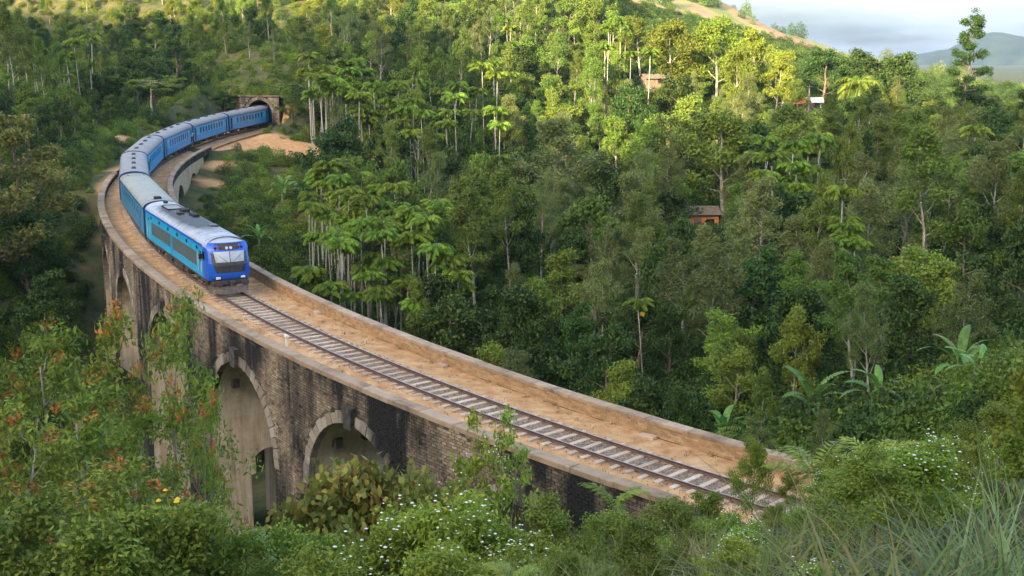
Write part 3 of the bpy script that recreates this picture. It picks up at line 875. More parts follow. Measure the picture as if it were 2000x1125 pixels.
# ------------------------------------------------------------------ the train
def paint(name, c, dirt=(.10, .085, .07), amount=.35, rough=.38):
    m, n, l, b = new_mat(name)
    g = N(n, 'ShaderNodeTexCoord'); mpn = N(n, 'ShaderNodeMapping'); mpn.inputs['Scale'].default_value = (1, 1, .35)
    nz = N(n, 'ShaderNodeTexNoise', Scale=1.3, Detail=9, Roughness=.65)
    l.new(g.outputs['Object'], mpn.inputs[0]); l.new(mpn.outputs[0], nz.inputs['Vector'])
    mr = N(n, 'ShaderNodeMapRange'); mr.inputs[1].default_value = .45; mr.inputs[2].default_value = .8; mr.inputs[4].default_value = amount
    l.new(nz.outputs['Fac'], mr.inputs[0])
    mx = N(n, 'ShaderNodeMixRGB'); mx.inputs[1].default_value = (*c, 1); mx.inputs[2].default_value = (*dirt, 1)
    l.new(mr.outputs[0], mx.inputs[0]); l.new(mx.outputs[0], b.inputs['Base Color'])
    b.inputs['Roughness'].default_value = rough
    return m


M['cyan'] = paint('cyan_paint', (.012, .37, .64), amount=.38)
M['sky_blue'] = paint('sky_blue_paint', (.06, .40, .74), amount=.38)
M['mid_blue'] = paint('mid_blue_paint', (.015, .30, .68), amount=.38)
M['teal'] = paint('dull_blue_paint', (.05, .22, .38), amount=.4)
M['royal'] = paint('royal_blue_paint', (.010, .11, .58), amount=.15, rough=.28)
M['navy'] = paint('navy_paint', (.012, .055, .17), amount=.2)
M['roof_grey'] = paint('roof_grey', (.27, .265, .26), dirt=(.11, .095, .085), amount=.7, rough=.6)
M['roof_green'] = paint('roof_greenish', (.31, .325, .28), dirt=(.14, .13, .10), amount=.65, rough=.6)
M['panel_grey'] = simple_mat('panel_grey', (.075, .095, .10), (.12, .14, .14), scale=3, rough=.5)
M['dark_grey'] = simple_mat('dark_grey', (.035, .035, .04), (.06, .06, .065), scale=5, rough=.4)
M['black'] = simple_mat('soot_black', (.012, .012, .012), (.035, .03, .03), scale=5, rough=.8)
M['under'] = simple_mat('underframe', (.035, .028, .024), (.10, .075, .055), scale=5, rough=.85)
M['steel'] = simple_mat('worn_steel', (.20, .18, .17), (.34, .31, .29), scale=5, rough=.45, metallic=.6)
M['glass'] = simple_mat('window_glass', (.012, .016, .02), rough=.12, spec=.6)
M['screen'] = simple_mat('windscreen_sky_reflection', (.30, .33, .36), (.48, .52, .55), scale=1.2, rough=.12, spec=.8)  # pale tones: reflected sky put into the pane colour
M['shut'] = simple_mat('inside_dark', (.02, .02, .022), rough=.8)
M['lamp_white'] = simple_mat('lamp_glass', (.75, .74, .70), rough=.15)
M['lamp_red'] = simple_mat('tail_lamp', (.30, .02, .025), rough=.2)
M['rust'] = simple_mat('rusty_frame', (.16, .09, .055), (.27, .17, .11), scale=4, rough=.9)
# engine car roof: white paint blackened by exhaust along the middle
m, n_, l_, b_ = new_mat('sooty_roof')
t_ = N(n_, 'ShaderNodeTexCoord'); sx_ = N(n_, 'ShaderNodeSeparateXYZ'); nz_ = N(n_, 'ShaderNodeTexNoise', Scale=1.4, Detail=9, Roughness=.7)
l_.new(t_.outputs['Object'], sx_.inputs[0]); l_.new(t_.outputs['Object'], nz_.inputs['Vector'])
w1 = N(n_, 'ShaderNodeMapRange'); w1.inputs[1].default_value = -9.0; w1.inputs[2].default_value = -6.0
w2 = N(n_, 'ShaderNodeMapRange'); w2.inputs[1].default_value = 7.5; w2.inputs[2].default_value = 1.0
l_.new(sx_.outputs[0], w1.inputs[0]); l_.new(sx_.outputs[0], w2.inputs[0])
mm_ = N(n_, 'ShaderNodeMath', operation='MULTIPLY'); l_.new(w1.outputs[0], mm_.inputs[0]); l_.new(w2.outputs[0], mm_.inputs[1])
ab_ = N(n_, 'ShaderNodeMath', operation='ABSOLUTE'); l_.new(sx_.outputs[1], ab_.inputs[0])
w3 = N(n_, 'ShaderNodeMapRange'); w3.inputs[1].default_value = 1.4; w3.inputs[2].default_value = .5; l_.new(ab_.outputs[0], w3.inputs[0])
m2_ = N(n_, 'ShaderNodeMath', operation='MULTIPLY'); l_.new(mm_.outputs[0], m2_.inputs[0]); l_.new(w3.outputs[0], m2_.inputs[1])
ad_ = N(n_, 'ShaderNodeMath', operation='ADD'); l_.new(m2_.outputs[0], ad_.inputs[0]); l_.new(nz_.outputs['Fac'], ad_.inputs[1])
w4 = N(n_, 'ShaderNodeMapRange'); w4.inputs[1].default_value = .5; w4.inputs[2].default_value = 1.05; l_.new(ad_.outputs[0], w4.inputs[0])
mx_ = N(n_, 'ShaderNodeMixRGB'); mx_.inputs[1].default_value = (.42, .45, .50, 1); mx_.inputs[2].default_value = (.03, .027, .027, 1)
l_.new(w4.outputs[0], mx_.inputs[0]); l_.new(mx_.outputs[0], b_.inputs['Base Color']); b_.inputs['Roughness'].default_value = .5
M['roof_soot'] = m

HW, ZB, ZE, ZT = 1.43, .98, 3.18, 3.86                # half width, body bottom, eaves, roof top


def side_wall(mb, x0, x1, y, zs, holes, depth=.05, mats=(0, 0)):
    """wall in the plane y, with openings; holes: (xa, xb, za, zb). mats: below/above zs[1]"""
    xs = sorted(set([x0, x1] + [h[0] for h in holes] + [h[1] for h in holes]))
    zz = sorted(set(list(zs) + [h[2] for h in holes] + [h[3] for h in holes]))
    sg = 1 if y > 0 else -1
    for a, b in zip(xs[:-1], xs[1:]):
        for c, d in zip(zz[:-1], zz[1:]):
            mx, mz = (a + b) / 2, (c + d) / 2
            if any(h[0] < mx < h[1] and h[2] < mz < h[3] for h in holes): continue
            f = [(a, y, c), (b, y, c), (b, y, d), (a, y, d)]
            mb.add(f, [(3, 2, 1, 0)] if sg > 0 else [(0, 1, 2, 3)], mats[0] if mz < zs[1] else mats[1])
    for a, b, c, d in holes:
        yi = y - sg * depth
        mb.add([(a, y, c), (b, y, c), (b, y, d), (a, y, d), (a, yi, c), (b, yi, c), (b, yi, d), (a, yi, d)], [(0, 1, 5, 4), (1, 2, 6, 5), (2, 3, 7, 6), (3, 0, 4, 7)], mats[1])


def roof_prof(n=12, hw=HW, ze=ZE, zt=ZT):
    return [(hw * math.cos(math.pi * i / n), ze + (zt - ze) * (math.sin(math.pi * i / n) ** .8)) for i in range(n + 1)]


def make_bogie(root, x):
    b = MB()
    for y in (-1.02, 1.02):
        b.box((x, y, .62), (3.0, .14, .22)); b.box((x, y, .47), (.7, .2, .3))
        for dx in (-1.15, 1.15): b.box((x + dx, y, .48), (.34, .22, .34))
    b.box((x, 0, .6), (.5, 2.0, .25))
    bo = b.build('bogie', M['under'], root)
    for dx in (-1.15, 1.15):
        for y in (-.84, .84):
            w = MB(); w.tube([(x + dx, y - .065, .46), (x + dx, y + .065, .46)], .46, 18); w.build('wheel', M['steel'], bo)


def underframe(root, L, boxes):
    u = MB(); u.box((0, 0, ZB - .09), (L - .1, 2 * HW - .12, .18)); u.build('underframe', M['under'], root)
    for (x, y, sx_, sy_, sz_) in boxes:
        b = MB(); b.chbox((x, y, ZB - .18 - sz_ / 2), (sx_, sy_, sz_), .03); b.build('equipment_box', M['under'], root)
    for e in (-1, 1):
        c = MB(); c.tube([(e * (L / 2 - .1), 0, .9), (e * (L / 2 + .55), 0, .9)], .11, 8); c.box((e * (L / 2 + .4), 0, .9), (.3, .3, .26)); c.build('coupler', M['under'], root)


def make_coach():
    L = 20.5
    root = empty('passenger_coach')
    body = MB()
    nwin = 9
    pitch = 1.56
    x0 = -(nwin - 1) / 2 * pitch
    holes = [(x0 + i * pitch - .46, x0 + i * pitch + .46, 1.98, 2.86) for i in range(nwin)]
    doors = [(-9.55, -8.75, ZB + .06, 2.98), (8.75, 9.55, ZB + .06, 2.98)]
    for y in (-HW, HW): side_wall(body, -L / 2, L / 2, y, [ZB, 1.86, ZE], holes + doors, .06, (0, 1))
    rp = roof_prof()
    for e in (-1, 1):
        f = [(e * L / 2, HW, ZB)] + [(e * L / 2, y, z) for y, z in rp] + [(e * L / 2, -HW, ZB)]
        body.add(f, [tuple(range(len(f)))] if e > 0 else [tuple(range(len(f) - 1, -1, -1))], 2)
    body.add([(-L / 2, -HW, ZB), (L / 2, -HW, ZB), (L / 2, HW, ZB), (-L / 2, HW, ZB)], [(0, 3, 2, 1)], 2)
    body.build('body', [M['mid_blue'], M['sky_blue'], M['navy']], root)
    roof = MB()
    k = len(rp)
    for xa, xb in zip(np.linspace(-L / 2, L / 2, 9)[:-1], np.linspace(-L / 2, L / 2, 9)[1:]):
        roof.add([(x, y, z + .004) for x in (xa + .012, xb - .012) for y, z in rp], [(j, j + 1, k + j + 1, k + j) for j in range(k - 1)])
        roof.add([(xb + dx, y * 1.004, z + .022) for dx in (-.03, .03) for y, z in rp], [(j, j + 1, k + j + 1, k + j) for j in range(k - 1)])
    rf = roof.build('roof', M['roof_grey'], root, True)
    for x in (-7.2, -6.6, -2.4, -1.8, 2.2, 2.8, 7.0, 7.6):
        v = MB(); v.chbox((x, 0, ZT + .07), (.34, .42, .16), .05); v.build('vent', M['dark_grey'], rf)
    g = MB()
    for y in (-HW, HW): g.box((0, y * 1.008, ZE + .02), (L + .04, .05, .12))
    for e in (-1, 1):
        g.add([(e * L / 2 + d, y * s_, z * 1 + (s_ - 1) * 2) for d in (-.1 * e, .03 * e) for s_ in (1.012,) for y, z in rp], [(j, j + 1, k + j + 1, k + j) for j in range(k - 1)])
        for y in (-HW, HW): g.box((e * (L / 2 - .05), y * 1.004, (ZB + ZE) / 2), (.14, .03, ZE - ZB))
    g.build('edge_trim', M['navy'], root)
    for y in (-1, 1):
        for h in holes:
            p = MB(); p.box(((h[0] + h[1]) / 2, y * (HW - .055), (h[2] + h[3]) / 2), (h[1] - h[0], .02, h[3] - h[2]))
            w = p.build('window', M['glass'], root)
            f = MB()
            for zz in (h[2] - .02, h[3] + .02): f.box(((h[0] + h[1]) / 2, y * (HW + .008), zz), (h[1] - h[0] + .1, .03, .05))
            for xx in (h[0] - .025, h[1] + .025): f.box((xx, y * (HW + .008), (h[2] + h[3]) / 2), (.05, .028, h[3] - h[2]))
            f.build('frame', M['sky_blue'], w)
        for h in doors:
            p = MB(); p.box(((h[0] + h[1]) / 2, y * (HW - .3), (h[2] + h[3]) / 2), (h[1] - h[0], .03, h[3] - h[2])); d = p.build('doorway', M['shut'], root)
            hd = MB()
            for xx in (h[0] - .06, h[1] + .06): hd.tube([(xx, y * (HW + .05), 1.4), (xx, y * (HW + .05), 2.6)], .018, 6)
            hd.build('handrail', M['steel'], d)
        stp = MB()
        for h in doors:
            stp.box(((h[0] + h[1]) / 2, y * (HW - .1), ZB - .32), (.8, .22, .04))
        stp.build('footstep', M['under'], root)
    for e in (-1, 1):
        gg = MB(); gg.box((e * (L / 2 + .3), 0, 2.1), (.56, 1.0, 2.1)); gg.build('gangway', M['shut'], root)
    underframe(root, L, [(-2.5, .7, 2.2, .8, .42), (1.5, -.7, 2.4, .8, .42), (2.2, .75, 1.4, .7, .4), (-2.6, -.75, 1.2, .7, .38)])
    make_bogie(root, -7.1); make_bogie(root, 7.1)
    return root


def make_trailer():
    L = 20.5
    root = empty('trailer_coach')
    body = MB(); rp = roof_prof(zt=3.82); k = len(rp)
    holes = [(-7.6 + i * 1.5 - .42, -7.6 + i * 1.5 + .42, 2.12, 2.82) for i in range(10)]
    doors = [(7.3, 8.2, ZB + .06, 2.95)]
    for y in (-HW, HW): side_wall(body, -L / 2, L / 2, y, [ZB, 1.9, ZE], holes + doors, .06, (0, 0))
    for e in (-1, 1):
        f = [(e * L / 2, HW, ZB)] + [(e * L / 2, y, z) for y, z in rp] + [(e * L / 2, -HW, ZB)]
        body.add(f, [tuple(range(len(f)))] if e > 0 else [tuple(range(len(f) - 1, -1, -1))], 1)
    body.build('body', [M['teal'], M['navy']], root)
    roof = MB()
    roof.add([(x, y * 1.003, z + .004) for x in np.linspace(-L / 2 - .03, L / 2 + .03, 3) for y, z in rp], [(r * k + j, r * k + j + 1, (r + 1) * k + j + 1, (r + 1) * k + j) for r in range(2) for j in range(k - 1)])
    rf = roof.build('roof', M['roof_green'], root, True)
    for x in (-9.6, -8.7, 9.5):
        g = MB(); g.add([(x + d, y * 1.006, z + .035) for d in (-.07, .07) for y, z in rp[1:-1]], [(j, j + 1, k - 2 + j + 1, k - 2 + j) for j in range(k - 3)]); g.build('roof_rib', M['rust'] if x < 0 else M['dark_grey'], rf)
    g = MB()
    for y in (-.75, .75): g.box((-9.15, y, 3.74), (1.1, .08, .08))
    g.build('cable_frame', M['rust'], rf)
    g = MB(); g.chbox((9.1, -.1, 3.9), (.7, .6, .2), .06); g.build('vent', M['black'], rf)
    g = MB()
    for y in (-HW, HW): g.box((0, y * 1.008, ZE + .02), (L + .04, .05, .1))
    g.build('edge_trim', M['navy'], root)
    for y in (-1, 1):
        for h in holes:
            p = MB(); p.box(((h[0] + h[1]) / 2, y * (HW - .055), (h[2] + h[3]) / 2), (h[1] - h[0], .02, h[3] - h[2])); w = p.build('window', M['glass'], root)
            f = MB(); f.box(((h[0] + h[1]) / 2, y * (HW - .02), h[2] + (h[3] - h[2]) * .62), (h[1] - h[0], .03, .035)); f.build('frame', M['teal'], w)
        for h in doors:
            p = MB(); p.box(((h[0] + h[1]) / 2, y * (HW - .06), (h[2] + h[3]) / 2), (h[1] - h[0], .03, h[3] - h[2])); d = p.build('door', M['mid_blue'], root)
            q = MB(); q.box(((h[0] + h[1]) / 2, y * (HW - .04), 2.4), (.5, .02, .7)); q.build('pane', M['glass'], d)
    for e in (-1, 1):
        gg = MB(); gg.box((e * (L / 2 + .3), 0, 2.1), (.56, 1.0, 2.1)); gg.build('gangway', M['shut'], root)
    underframe(root, L, [(-2.5, .7, 2.6, .8, .5), (1.5, -.7, 2.4, .8, .5), (2.2, .75, 1.8, .7, .45), (-2.6, -.75, 1.6, .7, .45)])
    make_bogie(root, -7.1); make_bogie(root, 7.1)
    return root


def make_engine():
    """power car; x points forward, nose at x = 10.2"""
    XR, XS, XN = -10.1, 9.15, 10.2
    root = empty('engine_car')
    rp = roof_prof(14); k = len(rp)
    def xf(z):                                          # front profile: upright chin, screen leaning back
        return float(np.interp(z, [ZB, 1.35, 2.1, 3.0, 3.55, 3.9], [XN - .14, XN - .02, XN, XN - .30, XN - .62, XN - .9]))
    def half(z):
        if z <= ZE: return HW - .05 * max(0, (1.5 - z))
        return HW * math.sqrt(max(0, 1 - min(1, ((z - ZE) / (ZT - ZE)) ** 2.4)))
    body = MB()
    pan = [(-8.0, -1.35, 1.5, 2.52), (-.85, 6.6, 1.5, 2.52)]
    win = [(-8.3 + i * 2.95, -7.75 + i * 2.95, 2.72, 2.98) for i in range(6)]
    dr = [(-9.35, -8.75, ZB + .08, 2.86), (7.25, 7.95, ZB + .08, 2.86)]
    for y in (-HW, HW):
        side_wall(body, XR, 8.3, y, [ZB, 1.3, ZE], pan + win + dr, .04, (0, 0))
    for y in (-HW, HW):                                 # cab flank, royal blue, drawn in at the nose
        zs = np.linspace(ZB, ZE, 10)
        for a, b in zip(zs[:-1], zs[1:]):
            xa = [8.3, 9.0, None]
            P = []
            for z in (a, b):
                xe = xf(z) - .42
                row_ = [(8.3, y), (8.3 + (xe - 8.3) * .5, y), (xe, y * (1 - .03))]
                P.append([(x_, yy, z) for x_, yy in row_])
            for j in range(2):
                f = [P[0][j], P[0][j + 1], P[1][j + 1], P[1][j]]
                body.add(f, [(3, 2, 1, 0)] if y > 0 else [(0, 1, 2, 3)], 1)
    f = [(XR, HW, ZB)] + [(XR, y, z) for y, z in rp] + [(XR, -HW, ZB)]
    body.add(f, [tuple(range(len(f) - 1, -1, -1))], 2)
    body.build('body', [M['cyan'], M['royal'], M['navy']], root)
    # nose: curved shell in rows
    def nose_pt(u, z, out=0.0):
        w = half(z) * (.97 if z < ZE else 1.0)
        y = u * w
        return (xf(z) - .42 * abs(u) ** 3.2 + out, y, z)
    nose = MB()
    zs = list(np.linspace(ZB, ZE, 12)) + [3.3, 3.42, 3.54]
    us = np.linspace(-1, 1, 15)
    for a, b in zip(zs[:-1], zs[1:]):
        for u0, u1 in zip(us[:-1], us[1:]):
            nose.add([nose_pt(u0, a), nose_pt(u1, a), nose_pt(u1, b), nose_pt(u0, b)], [(0, 1, 2, 3)], 0)
    ns = nose.build('nose', [M['royal']], root, True)
    def patch(name, u0, u1, z0, z1, out, mat, taper=0.0, par=ns, thick=.0):
        p = MB(); uu = np.linspace(0, 1, 9); zz = np.linspace(0, 1, 5)
        def q(a, b):
            z = z0 + (z1 - z0) * b
            t = taper * (1 - b)
            return nose_pt((u0 + t * (1 if u0 < 0 else 0)) * (1 - a) + (u1 - t * (1 if u1 > 0 else 0)) * a, z, out)
        for a, b in zip(uu[:-1], uu[1:]):
            for c, d in zip(zz[:-1], zz[1:]): p.add([q(a, c), q(b, c), q(b, d), q(a, d)], [(0, 1, 2, 3)])
        return p.build(name, mat, par, True)
    patch('grille_panel', -.83, .83, 1.55, 2.22, .012, M['dark_grey'], .12)
    patch('screen_surround', -.87, .87, 2.18, 3.5, .012, M['dark_grey'])
    patch('windscreen', -.76, -.02, 2.28, 2.98, .022, M['screen'], .06)
    patch('windscreen', .02, .76, 2.28, 2.98, .022, M['screen'], .06)
    patch('bumper_band', -.9, .9, ZB + .02, ZB + .16, .015, M['navy'])
    for u, mt, r in ((-.62, 'black', .09), (-.40, 'lamp_red', .085), (.40, 'lamp_red', .085), (.62, 'black', .09), (-.1, 'lamp_white', .1), (.1, 'lamp_white', .1)):
        x, y, z = nose_pt(u, 3.2); l = MB(); l.tube([(x - .05, y, z), (x + .05, y, z + .005)], r, 14); l.build('headlight' if mt == 'lamp_white' else 'marker_lamp', M[mt], ns)
    for u in (-.62, .62):
        x, y, z = nose_pt(u, 1.2); l = MB(); l.chbox((x + .03, y, z), (.12, .3, .14), .02); l.build('headlight', M['lamp_white'], ns)
    for sgn in (-1, 1):
        x, y, z = nose_pt(sgn * .15, 2.3); x2, y2, z2 = nose_pt(sgn * .55, 2.75)
        wp = MB(); wp.tube([(x + .05, y, z), (x2 + .06, y2, z2)], .013, 5); wp.build('wiper', M['black'], ns)
    # roof
    roof = MB()
    xsr = [XR - .03, -5, 0, 5, 8.3]
    rings = [[(x, y * 1.003, z + .004) for y, z in rp] for x in xsr]
    rings.append([(min(9.2, xf(max(z, ZE)) - .42) if False else (xf(z) - .42), y * .985, z) for y, z in rp])
    V_ = [p for r in rings for p in r]
    roof.add(V_, [(r * k + j, r * k + j + 1, (r + 1) * k + j + 1, (r + 1) * k + j) for r in range(len(rings) - 1) for j in range(k - 1)])
    # front fairing of the roof down to the nose top
    zt_ = 3.54
    top = [nose_pt(u, zt_) for u in us]
    back = [(8.6, y, ZE + (ZT - ZE) * max(0, 1 - (abs(y) / HW) ** 2.0) ** .45 + .0) for y in np.linspace(-half(zt_), half(zt_), 15)]
    roof.add(top + back, [(j, j + 1, 15 + j + 1, 15 + j) for j in range(14)])
    rf = roof.build('roof', M['roof_soot'], root, True)
    def rbox(name, x, y, z, s, mat):
        b = MB(); b.chbox((x, y, z), s, .03); return b.build(name, mat, rf)
    fr_ = MB()
    for yy in (-.62, .62): fr_.box((-6.3, yy, 3.83), (2.4, .1, .1))
    for xx in (-7.45, -5.15): fr_.box((xx, 0, 3.87), (.1, 1.2, .1))
    fr_.build('hatch_frame', M['black'], rf)
    rbox('hatch_cover', -6.3, 0, 3.87, (2.1, 1.1, .05), M['roof_grey'])
    rbox('exhaust_box', -4.0, .35, 3.93, (1.1, .6, .24), M['black']); rbox('exhaust_box', -1.4, .45, 3.92, (1.4, .5, .2), M['black']); rbox('exhaust_box', -2.6, -.3, 3.9, (.6, .5, .14), M['black'])
    rbox('fan_cowl', 3.9, .5, 3.87, (.9, .6, .12), M['dark_grey'])
    rbox('horn', -9.0, 0, 3.93, (.5, .3, .18), M['black'])
    for x in (6.9, 8.55):
        g = MB(); g.add([(x + d, y * 1.004, z + .03) for d in (-.035, .035) for y, z in rp[2:-2]], [(j, j + 1, k - 4 + j + 1, k - 4 + j) for j in range(k - 5)]); g.build('roof_rib', M['dark_grey'], rf)
    rail_ = MB()
    for y in (-.9, .9): rail_.tube([(-9.5, y, 3.72), (8.2, y, 3.72)], .02, 5)
    rail_.build('roof_rail', M['dark_grey'], rf)
    g = MB()
    for y in (-HW, HW): g.box((-.9, y * 1.008, ZE + .03), (18.4, .05, .16))
    g.build('edge_trim', M['royal'], root)
    for y in (-1, 1):
        for h in pan:
            p = MB(); n = 24
            p.box(((h[0] + h[1]) / 2, y * (HW - .045), (h[2] + h[3]) / 2), (h[1] - h[0], .02, h[3] - h[2]))
            pp_ = p.build('vent_panel', M['panel_grey'], root)
            q = MB()
            for i in range(12): q.box(((h[0] + h[1]) / 2, y * (HW - .026), h[2] + (i + .5) / 12 * (h[3] - h[2])), (h[1] - h[0] - .06, .02, .035))
            q.build('louvre', M['panel_grey'], pp_)
        for h in win:
            p = MB(); p.box(((h[0] + h[1]) / 2, y * (HW - .035), (h[2] + h[3]) / 2), (h[1] - h[0], .02, h[3] - h[2])); p.build('window', M['glass'], root)
        for h in dr:
            p = MB(); p.box(((h[0] + h[1]) / 2, y * (HW - .045), (h[2] + h[3]) / 2), (h[1] - h[0], .02, h[3] - h[2])); d = p.build('door', M['cyan'], root)
            q = MB(); q.box(((h[0] + h[1]) / 2, y * (HW - .03), 2.35), (.42, .02, .75)); q.build('pane', M['glass'], d)
            q = MB()
            for xx in (h[0] - .07, h[1] + .07): q.tube([(xx, y * (HW + .04), 1.3), (xx, y * (HW + .04), 2.6)], .018, 6)
            q.build('handrail', M['white_paint'], d)
        q = MB(); q.chbox((8.55, y * (HW - .01), 2.55), (.62, .03, .6), .01); q.build('cab_window', M['glass'], root)
        q = MB(); q.box((8.15, y * (HW + .12), 2.45), (.1, .24, .36)); q.build('mirror', M['black'], root)
        for xx in (-1.2, -1.0): 
            q = MB(); q.tube([(xx, y * (HW + .02), ZB), (xx, y * (HW + .02), 2.5)], .015, 5); q.build('drain_pipe', M['cyan'], root)
    u = MB(); u.box((-.6, 0, ZB - .1), (18.9, 2.7, .2)); u.build('underframe', M['under'], root)
    for (x, y, a, b, c) in [(-3.0, .8, 2.4, .75, .55), (-.2, -.8, 2.6, .75, .55), (-3.2, -.85, 1.8, .7, .5), (.4, .85, 2.2, .7, .55), (3.0, -.95, 1.0, .6, .5)]:
        e = MB(); e.chbox((x, y, ZB - .2 - c / 2), (a, b, c), .04); e.build('equipment_box', M['under'], root)
    for sgn in (-1, 1):
        e = MB(); e.tube([(2.6, sgn * 1.15, .62), (3.6, sgn * 1.15, .62)], .22, 12); e.build('air_tank', M['under'], root)
    make_bogie(root, -7.0); make_bogie(root, 6.6)
    cw = MB()
    pl = [(9.55, -1.38), (10.05, -1.2), (10.25, -.6), (10.3, 0), (10.25, .6), (10.05, 1.2), (9.55, 1.38)]
    cw.add([(x, y, z) for z in (.12, .62) for x, y in pl] + [(x - .05, y * .97, z) for z in (.12, .62) for x, y in pl],
           [(j, j + 1, 7 + j + 1, 7 + j) for j in range(6)] + [(14 + j + 1, 14 + j, 21 + j, 21 + j + 1) for j in range(6)] + [(7 + j, 7 + j + 1, 21 + j + 1, 21 + j) for j in range(6)])
    cw.build('cowcatcher', M['steel'], root)
    bb = MB(); bb.chbox((9.95, 0, .84), (.3, 2.5, .3), .03); bm_ = bb.build('buffer_beam', M['under'], root)
    for y in (-.88, .88):
        q = MB(); q.tube([(10.05, y, .86), (10.42, y, .86), (10.45, y, .86)], [.1, .1, .1], 10, cap=True); q.tube([(10.45, y, .86), (10.5, y, .86)], [.24, .24], 16); q.build('buffer', M['under'], bm_)
    q = MB(); q.tube([(10.0, 0, .86), (10.4, 0, .84)], .09, 8); q.box((10.42, 0, .84), (.22, .26, .3)); q.build('coupler', M['under'], bm_)
    q = MB()
    for y in (-.35, .35, -.5): q.tube([(10.1, y, .75), (10.22, y, .5), (10.2, y, .3)], .03, 6)
    q.build('brake_hose', M['black'], bm_)
    return root


def place_car(root, sa, sb):
    """car between chainages sa (front) and sb (rear): bogie pivots on the line"""
    f, r = Vector(pt(sa + 3.2, 0, 0)), Vector(pt(sb - 3.2, 0, 0))
    c = (f + r) / 2; d = (f - r).normalized()
    root.location = c
    root.rotation_euler = (0, -math.asin(d.z), math.atan2(d.y, d.x))


eng = make_engine(); place_car(eng, 55.3, 75.6)
tag(eng, 'leading engine car with cyan sides, royal blue nose and soot blackened roof', 'rail car', 'cars of the blue train')
trl = make_trailer(); place_car(trl, 76.5, 97.0)
tag(trl, 'dull blue trailer coach with plain greenish grey roof right behind the engine car', 'rail car', 'cars of the blue train')
co0 = make_coach()
starts = [98.2, 119.6, 141.0, 162.3, 183.6, 204.9]
labs = ['blue coach at the tightest of the bend, seen end on with its grey roof', 'blue coach with the green clad passenger leaning from its door', 'blue coach with the white shirted passenger at its doorway',
        'blue coach passing the upper edge of the orange dirt yard', 'blue coach just outside the tunnel mouth', 'last blue coach, half inside the dark tunnel mouth']
coaches = []
for i, s in enumerate(starts):
    o = co0 if i == 0 else copy_tree(co0)
    place_car(o, s, s + 20.5)
    tag(o, labs[i], 'rail car', 'cars of the blue train'); coaches.append(o)

# ------------------------------------------------------------------ vegetation builders
def unit(v): return v / (np.linalg.norm(v, axis=-1, keepdims=True) + 1e-9)


def leaves(C, L, Wd, r, up=.6, outward=None, fold=0.0):
    """diamond leaves at centres C; returns verts, quads"""
    n = len(C)
    nrm = r.normal(size=(n, 3)); nrm[:, 2] += up
    if outward is not None: nrm += outward * .7
    nrm = unit(nrm)
    t = unit(np.cross(nrm, r.normal(size=(n, 3))))
    t[:, 2] -= .25; t = unit(t)
    b = unit(np.cross(nrm, t))
    L = (np.asarray(L) * r.uniform(.65, 1.3, n))[:, None]; Wd = (np.asarray(Wd) * r.uniform(.7, 1.25, n))[:, None]
    V = np.stack([C - t * L * .5, C + b * Wd * .5 - t * L * .05, C + t * L * .5, C - b * Wd * .5 - t * L * .05], 1)
    return V.reshape(-1, 3), np.arange(n * 4).reshape(-1, 4)


def merge(parts):
    Vs, Qs, Ms, k = [], [], [], 0
    for p in parts:
        V, Q = p[0], p[1]
        Vs.append(V); Qs.append(Q + k); Ms.append(np.full(len(Q), p[2] if len(p) > 2 else 0)); k += len(V)
    return np.concatenate(Vs), np.concatenate(Qs), np.concatenate(Ms)


def tree_skeleton(r, h, trunk_r, crown_base, crown_r, n_br, lean=.04, layered=0.0, n_tip=5, rise=.5, top_r=.35):
    """returns a trunk MB and tip points where foliage clumps sit"""
    mb = MB()
    dx, dy = r.normal(0, lean * h, 2)
    pts = [(dx * t ** 1.5 + r.normal(0, .012 * h) * t, dy * t ** 1.5 + r.normal(0, .012 * h) * t, h * .93 * t) for t in np.linspace(0, 1, 7)]
    pts[0] = (0, 0, -.6)
    mb.tube(pts, list(trunk_r * np.linspace(1.15, .18, 7)), 7)
    P = np.array(pts); tips = []
    for i in range(n_br):
        f = (i + r.uniform(.1, .9)) / n_br
        zf = crown_base + (1 - crown_base) * f * .93
        b = np.array([np.interp(zf * h, P[:, 2], P[:, k]) for k in range(3)])
        az = i * 2.399 + r.uniform(-.5, .5)
        prof = math.sin(math.pi * min(1, .25 + .75 * f)) ** .7 * (1 - f) + top_r * f if f > .5 else (.75 + .5 * f)
        ln = crown_r * r.uniform(.75, 1.1) * max(prof, .25)
        el = rise * r.uniform(.5, 1.3) * (1 - layered)
        d = np.array([math.cos(az) * math.cos(el), math.sin(az) * math.cos(el), math.sin(el)])
        q = [b + d * ln * t + np.array([0, 0, (.10 if layered == 0 else -.05) * ln * t * t]) + r.normal(0, .03 * ln, 3) * t for t in np.linspace(0, 1, 5)]
        rb = trunk_r * (.42 - .22 * f)
        mb.tube(q, [rb, rb * .7, rb * .5, rb * .32, rb * .14], 5, cap=False)
        tips.append((q[-1], 1.0)); tips.append((q[3], .8))
        for j in range(n_tip):
            t = r.uniform(.45, 1.0)
            p0 = q[0] + (q[-1] - q[0]) * t
            d2 = unit(d + r.normal(0, .75, 3) * np.array([1, 1, .6 * (1 - layered) + .08]))
            e = p0 + d2 * ln * r.uniform(.25, .5)
            mb.tube([p0, (p0 + e) / 2 + r.normal(0, .03 * ln, 3), e], [rb * .35, rb * .22, rb * .08], 4, cap=False)
            tips.append((e, r.uniform(.7, 1.05)))
    tips.append((np.array(pts[-1]) + np.array([0, 0, .06 * h]), .9))
    return mb, tips


def foliage(r, tips, clump_r, per, L, Wd, flat=.7, up=.6):
    C, O = [], []
    for p, s in tips:
        k = int(per * s)
        d = unit(r.normal(size=(k, 3))) * (r.random((k, 1)) ** .45) * clump_r * s
        d[:, 2] *= flat
        C.append(np.asarray(p) + d); O.append(unit(d))
    return leaves(np.concatenate(C), L, Wd, r, up, np.concatenate(O))


PROTO = {}


